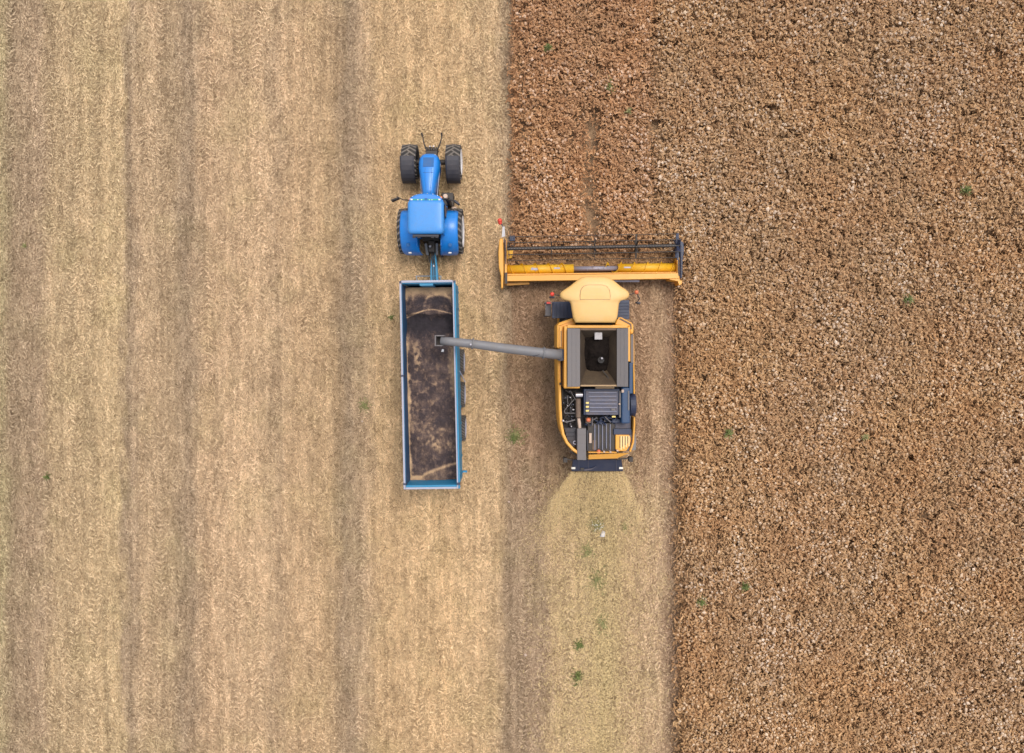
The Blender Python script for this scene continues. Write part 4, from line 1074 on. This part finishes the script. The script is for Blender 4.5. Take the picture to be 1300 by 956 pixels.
# ---- standing crop
def crop_mat(nm, ramp, patch):
    m, nt, p = new_mat(nm)
    at = N(nt, 'ShaderNodeAttribute', attribute_name='tone').outputs['Fac']
    geo = N(nt, 'ShaderNodeNewGeometry').outputs['Position']
    n1 = noise(nt, geo, .45, 4, .6)
    r = N(nt, 'ShaderNodeValToRGB'); cr = r.color_ramp
    for i, (pos, c) in enumerate(ramp):
        e = cr.elements[i] if i < 2 else cr.elements.new(pos)
        e.position = pos; e.color = (*c, 1)
    nt.links.new(at, r.inputs[0])
    c = mixc(nt, maprange(nt, n1, .38, .66, 0, 1), r.outputs[0], mixc(nt, 1.0, r.outputs[0], (*patch, 1), 'MULTIPLY'))
    sp = N(nt, 'ShaderNodeSeparateXYZ'); nt.links.new(geo, sp.inputs[0])
    blk = mathn(nt, 'MULTIPLY', maprange(nt, sp.outputs[0], 5.8, 6.6, 1, 0, True), maprange(nt, sp.outputs[1], 3.5, 4, 0, 1, True))
    c = mixc(nt, mathn(nt, 'MULTIPLY', blk, .8), c, mixc(nt, 1.0, c, (1.0, .87, .80, 1), 'MULTIPLY'))
    n2 = noise(nt, geo, .16, 3, .5)
    c = mixc(nt, maprange(nt, n2, .45, .65, 0, 1), c, mixc(nt, 1.0, c, (1.05, 1.0, .88, 1), 'MULTIPLY'))
    hv = N(nt, 'ShaderNodeHueSaturation'); hv.inputs['Saturation'].default_value = .90; hv.inputs['Value'].default_value = .93; nt.links.new(c, hv.inputs['Color']); c = mixc(nt, 1.0, hv.outputs[0], (1.0, .975, .90, 1), 'MULTIPLY')
    nt.links.new(c, p.inputs['Base Color']); p.inputs['Roughness'].default_value = .8; p.inputs['Specular IOR Level'].default_value = .2
    return m
M['head'] = crop_mat('dry_seed_head', [(0, (.42, .235, .115)), (1, (.78, .63, .53)), (.5, (.52, .33, .185)), (.78, (.66, .48, .35))], (1.0, .93, .83))
M['leaf'] = crop_mat('dry_leaf', [(0, (.26, .14, .065)), (1, (.64, .40, .21)), (.5, (.46, .26, .12)), (.75, (.54, .33, .16))], (1.02, .92, .82))
cut_x = 7.42
def in_crop(x, y):
    ed = .22 * (fbm(x * .2, y, 1.3, 77, 4) - .5) * 2 + rng.normal(0, .07, len(x))
    return (x > 0.12 + ed) & ((x > cut_x + ed) | (y > 3.85 + (x * 0)))
D = 82
NP = int(D * 27 * 40)
px_ = rng.uniform(0, 27, NP); py_ = rng.uniform(-21.5, 18.5, NP)
k = in_crop(px_, py_)
lane = np.exp(-((px_ - 3.45) / .42) ** 2) * (py_ > 3) * np.clip(1 - (py_ - 9) / 5, .25, 1) * .85 + np.exp(-((px_ - 6.15) / .24) ** 2) * (py_ > 3) * .6 + np.exp(-((px_ - .35) / .3) ** 2) * (py_ > 3) * .5
cl = fbm(px_, py_, .9, 41, 4)
k &= rng.random(NP) > lane * .9 + np.clip(.46 - cl, 0, 1) * 1.6
px_ = px_[k]; py_ = py_[k]; n_ = len(px_); lane = lane[k]
hgt = .66 + .16 * (fbm(px_, py_, 1.7, 55, 3) - .5) * 2 + rng.normal(0, .07, n_); hgt *= (1 - .35 * lane)
hgt *= 1 - .45 * np.clip(1 - (px_ - cut_x) / .35, 0, 1) * (py_ < 3.8) * (px_ > 7) - .4 * np.clip(1 - px_ / .4, 0, 1)
ht_tone = np.clip(rng.beta(2.0, 2.2, n_) + (fbm(px_, py_, 2.6, 66, 3) - .5) * .5 + (fbm(px_, py_, .7, 68, 3) - .48) * .9, 0, 1)
# heads: squashed irregular octahedra
oc = np.array([(1, 0, 0), (0, 1, 0), (-1, 0, 0), (0, -1, 0), (0, 0, 1), (0, 0, -1)], float)
of = np.array([(0, 1, 4), (1, 2, 4), (2, 3, 4), (3, 0, 4), (1, 0, 5), (2, 1, 5), (3, 2, 5), (0, 3, 5)])
rad_ = rng.uniform(.026, .072, n_) * np.where(rng.random(n_) < .12, 1.25, 1)
pts = oc[None] * rad_[:, None, None] * rng.uniform(.6, 1.35, (n_, 6, 1)); ang = rng.uniform(0, 6.28, n_)
ca, sa = np.cos(ang)[:, None], np.sin(ang)[:, None]
pts = np.stack([pts[..., 0] * ca - pts[..., 1] * sa, pts[..., 0] * sa + pts[..., 1] * ca, pts[..., 2] * .8], -1)
pts += np.stack([px_, py_, hgt], -1)[:, None]
HV = pts[:, of].reshape(-1, 3, 3); HT = np.repeat(ht_tone, 8)
# leaves, bracts and branchlets as strips (drawn as quads)
LV, LT = [], []
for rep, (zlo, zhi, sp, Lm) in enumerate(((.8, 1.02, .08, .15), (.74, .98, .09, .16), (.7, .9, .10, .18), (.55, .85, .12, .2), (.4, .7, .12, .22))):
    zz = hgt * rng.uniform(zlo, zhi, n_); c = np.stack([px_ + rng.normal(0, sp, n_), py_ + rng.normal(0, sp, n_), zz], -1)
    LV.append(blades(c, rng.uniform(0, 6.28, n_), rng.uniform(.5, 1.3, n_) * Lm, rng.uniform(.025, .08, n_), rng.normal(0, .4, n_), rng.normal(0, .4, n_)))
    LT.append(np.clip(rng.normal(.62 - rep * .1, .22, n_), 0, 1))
# stems
c = np.stack([px_, py_, hgt * .5], -1); LV.append(blades(c, rng.uniform(0, 6.28, n_), hgt, np.full(n_, .014), R(86) + rng.normal(0, .06, n_), rng.normal(0, .2, n_))); LT.append(np.full(n_, .45))
# loose leaves shed along the cut edges
ne = 6500
ye = rng.uniform(-21.5, 18.5, ne); xe = np.where(ye < 3.7, cut_x + .25 - np.abs(rng.normal(0, .24, ne)), .28 - np.abs(rng.normal(0, .16, ne)))
LV.append(blades(np.stack([xe, ye, rng.uniform(.08, .2, ne)], -1), rng.uniform(0, 6.28, ne), rng.uniform(.05, .2, ne), rng.uniform(.015, .05, ne), rng.normal(0, .3, ne), rng.normal(0, .4, ne))); LT.append(np.clip(rng.normal(.5, .25, ne), 0, 1))
LV = np.concatenate(LV); LT = np.concatenate(LT)
# merge triangles + quads in one mesh
nt_, nq = len(HV), len(LV)
me = bpy.data.meshes.new('standing_crop')
co = np.concatenate([HV.reshape(-1, 3), LV.reshape(-1, 3)]).astype(np.float32)
me.vertices.add(len(co)); me.vertices.foreach_set('co', co.ravel())
me.loops.add(len(co)); me.loops.foreach_set('vertex_index', np.arange(len(co), dtype=np.int32))
me.polygons.add(nt_ + nq); me.polygons.foreach_set('loop_start', np.concatenate([np.arange(0, nt_ * 3, 3), nt_ * 3 + np.arange(0, nq * 4, 4)]).astype(np.int32))
me.update(calc_edges=True)
me.attributes.new('tone', 'FLOAT', 'FACE').data.foreach_set('value', np.concatenate([HT, LT]).astype(np.float32))
me.materials.append(M['head']); me.materials.append(M['leaf'])
me.polygons.foreach_set('material_index', np.concatenate([np.zeros(nt_), np.ones(nq)]).astype(np.int32))
o = bpy.data.objects.new('standing_crop', me); C.objects.link(o); tag(o, 'dense ripe brown crop with pale pinkish seed heads still standing on the right', 'crop', kind='stuff')
# dark soil showing between the plants
def soil_mat():
    m, nt, p = new_mat('crop_soil'); geo = N(nt, 'ShaderNodeNewGeometry').outputs['Position']
    nt.links.new(mixc(nt, maprange(nt, noise(nt, geo, 12, 5, .7), .35, .65, 0, 1), (.16, .09, .05, 1), (.42, .27, .15, 1)), p.inputs['Base Color']); p.inputs['Roughness'].default_value = 1
    return m
M['soil'] = soil_mat()
gx = np.linspace(0.1, 60, 60)
b = MB(); b.add([(.1, 3.9, .012), (7.4, 3.9, .012), (7.4, -60, .012), (60, -60, .012), (60, 60, .012), (.1, 60, .012)], [(0, 1, 2, 3, 4, 5)])
o = b.build('soil', 'soil'); o['kind'] = 'structure'; o['label'] = 'brown soil between the standing plants'

# ---- cut crop gathered on the header table and being pulled to the auger
ncs = 5200
u_ = rng.random(ncs); v_ = rng.random(ncs) ** .8
pxs = 645 + u_ * 214; pys = 316 + v_ * 25; X_ = (pxs - 650) * (H - .35) / F; Y_ = (433 - pys) * (H - .35) / F
kk = fbm(X_, Y_, 1.6, 88, 3) > .40; X_, Y_ = X_[kk], Y_[kk]; m_ = len(X_)
vv = blades(np.stack([X_, Y_, .27 + rng.uniform(0, .16, m_)], -1), rng.uniform(0, 6.28, m_), rng.uniform(.08, .3, m_), rng.uniform(.015, .06, m_), rng.normal(0, .35, m_), rng.normal(0, .4, m_))
o = soup('cut_stalks', vv, rng.beta(1.6, 2, m_), ['leaf']); tag(o, 'tangled brown cut stalks lying on the harvester header below the reel', 'cut crop', kind='stuff')

# ---- chaff thrown from the rear of the harvester
def chaff_mat():
    m, nt, p = new_mat('flying_chaff'); at = N(nt, 'ShaderNodeAttribute', attribute_name='tone').outputs['Fac']
    nt.links.new(mixc(nt, at, (.50, .35, .15, 1), (.92, .70, .36, 1)), p.inputs['Base Color']); p.inputs['Roughness'].default_value = .8
    return m
M['chaff'] = chaff_mat()
NC = 21000
t = rng.beta(1.0, 2.3, NC) * 1.5
rays = np.array([-1.0, -.86, -.72, -.5, -.30, -.12, .05, .22, .38, .55, .78, 1.0]); wt = np.array([2.2, 1.2, 1.8, 1.0, .6, .8, 1, .9, .6, 1.2, 1.3, 1.5]); ri = rng.choice(len(rays), NC, p=wt / wt.sum())
s = rays[ri] + rng.normal(0, .045, NC) * (1 + t); s = s + rng.normal(0, .12, NC) * t; s = np.where(rng.random(NC) < .3, rng.uniform(-1.05, 1.05, NC), s)
ox, oy = W(758.5, 598, 1.3)[:2]
reach = 3.4 * rng.uniform(.75, 1.2, NC)
xx = ox + s * 1.05 + s * t * np.where(s < 0, 1.8, 1.3); yy = oy - .02 - t * reach; zz = np.clip(1.35 - t * .35 - 1.0 * t * t, .09, 3) + rng.normal(0, .05, NC)
zz = np.clip(zz, .09, 3)
vv = blades(np.stack([xx, yy, zz], -1), rng.normal(0, .5, NC) + np.arctan2(-reach, s * 1.9), rng.uniform(.015, .07, NC), rng.uniform(.005, .014, NC), rng.normal(0, .4, NC), rng.normal(0, .6, NC))
NG = 16000
gx_ = rng.normal(3.75, 1.35, NG); gy_ = -5.4 - rng.beta(1.5, 1.2, NG) * 16; kk = (gx_ > .3) & (gx_ < 7.0)
gx_, gy_ = gx_[kk], gy_[kk]; m_ = len(gx_)
v2 = blades(np.stack([gx_, gy_, rng.uniform(.08, .12, m_)], -1), rng.uniform(0, 3.14, m_), rng.uniform(.04, .14, m_), rng.uniform(.01, .02, m_), rng.normal(0, .15, m_), rng.normal(0, .3, m_))
o = soup('chaff', np.concatenate([vv, v2]), np.concatenate([rng.beta(2, 2, NC), rng.beta(2, 2.5, m_)]), ['chaff']); tag(o, 'yellowish chaff sprayed in a fan behind the harvester', 'chaff', kind='stuff')

# ---- weeds
def weed_mat(nm, a, c_):
    m, nt, p = new_mat(nm); at = N(nt, 'ShaderNodeAttribute', attribute_name='tone').outputs['Fac']
    nt.links.new(mixc(nt, at, (*a, 1), (*c_, 1)), p.inputs['Base Color']); p.inputs['Roughness'].default_value = .7
    return m
M['weed'] = weed_mat('green_weed', (.045, .07, .012), (.19, .21, .05)); M['weedpale'] = weed_mat('pale_weed', (.12, .13, .035), (.34, .30, .12)); M['flower'] = weed_mat('white_flower', (.5, .5, .45), (.8, .8, .75))
def weed(px, py, z, r, n, label, mat='weed', sy=1.0, flowers=0, ht=.25, group=None):
    wx, wy, _ = W(px, py, z)
    rt = thing('weed_plant', label, 'weed', (wx, wy, 0 if z < .3 else 0), group)
    rr = np.abs(rng.normal(0, .55, n)).clip(0, 1.3) * r; an = rng.uniform(0, 6.28, n)
    c = np.stack([rr * np.cos(an), rr * np.sin(an) * sy, z + rng.uniform(.0, 1, n) * ht * (1 - .5 * rr / (r * 1.3))], -1)
    v = blades(c, an + rng.normal(0, .5, n), rng.uniform(.05, .13, n), rng.uniform(.02, .045, n), rng.normal(.2, .3, n), rng.normal(0, .4, n))
    f_ = soup('foliage', v, np.clip(rng.beta(2, 2, n), 0, 1), [mat]); f_.parent = rt
    m2 = 5
    st_ = blades(np.stack([rng.normal(0, r * .2, m2), rng.normal(0, r * .2, m2), np.full(m2, (z + ht * .5) / 2 + .03)], -1), rng.uniform(0, 6.28, m2), np.full(m2, z + ht * .5), np.full(m2, .014), np.full(m2, R(85)), np.zeros(m2))
    g_ = soup('stem', st_, rng.random(m2), [mat]); g_.parent = rt
    if flowers:
        rr = rng.random(flowers) ** .6 * r; an = rng.uniform(0, 6.28, flowers)
        c = np.stack([rr * np.cos(an), rr * np.sin(an) * sy, z + ht + rng.uniform(0, .05, flowers)], -1)
        q = blades(c, an, rng.uniform(.02, .05, flowers), rng.uniform(.02, .04, flowers), rng.normal(0, .2, flowers), rng.normal(0, .2, flowers))
        for fi in range(flowers):
            h_ = soup('flower', q[fi:fi + 1], rng.random(1), ['flower']); h_.parent = rt
weed(1225, 241, .72, .24, 150, 'small green weed in the standing crop near the upper right corner')
weed(1152, 380, .72, .22, 110, 'small green weed deep in the standing crop, right of the harvester header')
weed(1098, 555, .7, .16, 50, 'tiny pale green tuft in the standing crop towards the right edge', 'weedpale')
weed(924, 549, .72, .20, 120, 'dark green weed in standing crop just right of the harvester rear')
weed(945, 744, .72, .20, 110, 'dull green weed in standing crop, upper of the lower pair')
weed(890, 764, .72, .20, 130, 'dark green weed at the crop edge, lower of the lower pair')
weed(696, 61, .66, .17, 110, 'small bright green weed in the crop corner near the top left edge')
weed(797, 142, .66, .15, 70, 'faint green weed in the crop straight ahead of the harvester', 'weedpale')
weed(774, 112, .62, .22, 90, 'long green weed in the wheel lane ahead of the harvester', 'weed', 2.0)
weed(655, 552, .06, .42, 260, 'wide patch of green weed on the stubble between trailer and harvester', 'weedpale', ht=.12)
weed(653, 556, .06, .22, 130, 'darker green centre tuft on the stubble between trailer and harvester', 'weed', ht=.16)
weed(463, 514, .05, .35, 150, 'olive weed on stubble left of the blue trailer', 'weedpale', ht=.1)
weed(497, 403, .05, .12, 60, 'tiny green weed beside the front left of the trailer', ht=.08)
weed(60, 605, .05, .16, 80, 'lone green weed low on the far left stubble', ht=.1)
weed(32, 312, .05, .12, 45, 'faint green weed near the middle left edge', 'weedpale', ht=.08)
weed(735, 818, .06, .22, 150, 'dark green weed on the cut strip at the bottom behind the harvester', ht=.15)
weed(733, 858, .06, .3, 160, 'green weed clump lowest on the cut strip behind the harvester', ht=.15, sy=1.5)
weed(745, 700, .06, .4, 170, 'sparse olive weed on the cut strip below the flowering plant', 'weedpale', ht=.12)
weed(757, 735, .06, .5, 190, 'long olive weed patch in the middle of the cut strip', 'weedpale', 1.5, ht=.12)
weed(765, 790, .06, .4, 120, 'thin olive weed patch beside the green weed on the cut strip', 'weedpale', 1.7, ht=.1)
weed(757, 664, .08, .34, 240, 'green weed with small white flowers behind the harvester', 'weedpale', .95, 34, .28)
weed(793, 668, .06, .25, 90, 'olive tuft to the right of the white flowering weed', 'weedpale', 1.5, ht=.1)
q = W(765, 678, .1)
b = MB((q[0], q[1], .06))
b.rings([[(q[0] - .14, q[1] - .12, .08), (q[0] + .09, q[1] - .16, .07), (q[0] + .13, q[1] + .10, .08), (q[0] - .02, q[1] + .17, .08)], [(q[0] - .10, q[1] - .08, .22), (q[0] + .07, q[1] - .10, .18), (q[0] + .09, q[1] + .07, .25), (q[0] - .01, q[1] + .11, .2)]])
o = b.build('plastic_scrap', 'white', None, .02); tag(o, 'crumpled white scrap lying beside the flowering weed behind the harvester', 'litter')
def stone(px, py, z, r, label):
    q = W(px, py, z); b = MB((q[0], q[1], z)); n_ = 9; l = []
    for zz, k in ((z - .03, .7), (z + .02, 1), (z + .06, .8), (z + .085, .3)):
        l.append([(q[0] + r * k * math.cos(6.283 * i / n_) * random.uniform(.8, 1.2), q[1] + r * k * math.sin(6.283 * i / n_) * random.uniform(.7, 1.1), zz) for i in range(n_)])
    b.rings(l); o = b.build('stone', 'cream', None); tag(o, label, 'stone')
stone(460, 535, .08, .05, 'small white stone on stubble just left of the blue trailer')
stone(667, 831, .08, .07, 'flat pale stone low on the cut strip, left of the bottom weeds')
stone(646, 637, .08, .05, 'small pale stone beside the harvested strip edge left of the chaff fan')

# =================================================================== CAMERA, LIGHT
cam = bpy.data.cameras.new('camera'); co_ = bpy.data.objects.new('camera', cam); C.objects.link(co_)
co_.location = (0, 0, H); co_.rotation_euler = (0, 0, 0)
cam.sensor_width = 36; cam.lens = 36 * F / 1300; cam.shift_x = 0; cam.shift_y = -45 / 1300; cam.clip_end = 2000
bpy.context.scene.camera = co_
w = bpy.data.worlds.new('World'); bpy.context.scene.world = w; w.use_nodes = True
nt = w.node_tree; bg = nt.nodes['Background']
sky = N(nt, 'ShaderNodeTexSky'); sky.sky_type = 'NISHITA'; sky.sun_disc = False
EL, AZ = R(68), R(35)     # azimuth from +Y towards +X
sky.sun_elevation = EL; sky.sun_rotation = AZ; sky.dust_density = 3.0; sky.air_density = 1.0
hs_ = N(nt, 'ShaderNodeHueSaturation'); hs_.inputs['Saturation'].default_value = .35
nt.links.new(sky.outputs[0], hs_.inputs['Color']); nt.links.new(hs_.outputs[0], bg.inputs[0]); bg.inputs[1].default_value = .15
sun = bpy.data.lights.new('sun', 'SUN'); sun.energy = 1.2; sun.angle = R(26); sun.color = (1, .95, .88)
so = bpy.data.objects.new('sun', sun); C.objects.link(so)
so.rotation_euler = (math.pi / 2 - EL, 0, math.pi - AZ)
sc = bpy.context.scene
sc.view_settings.view_transform = 'Standard'; sc.view_settings.look = 'None'; sc.view_settings.exposure = 0.45; sc.view_settings.gamma = 1
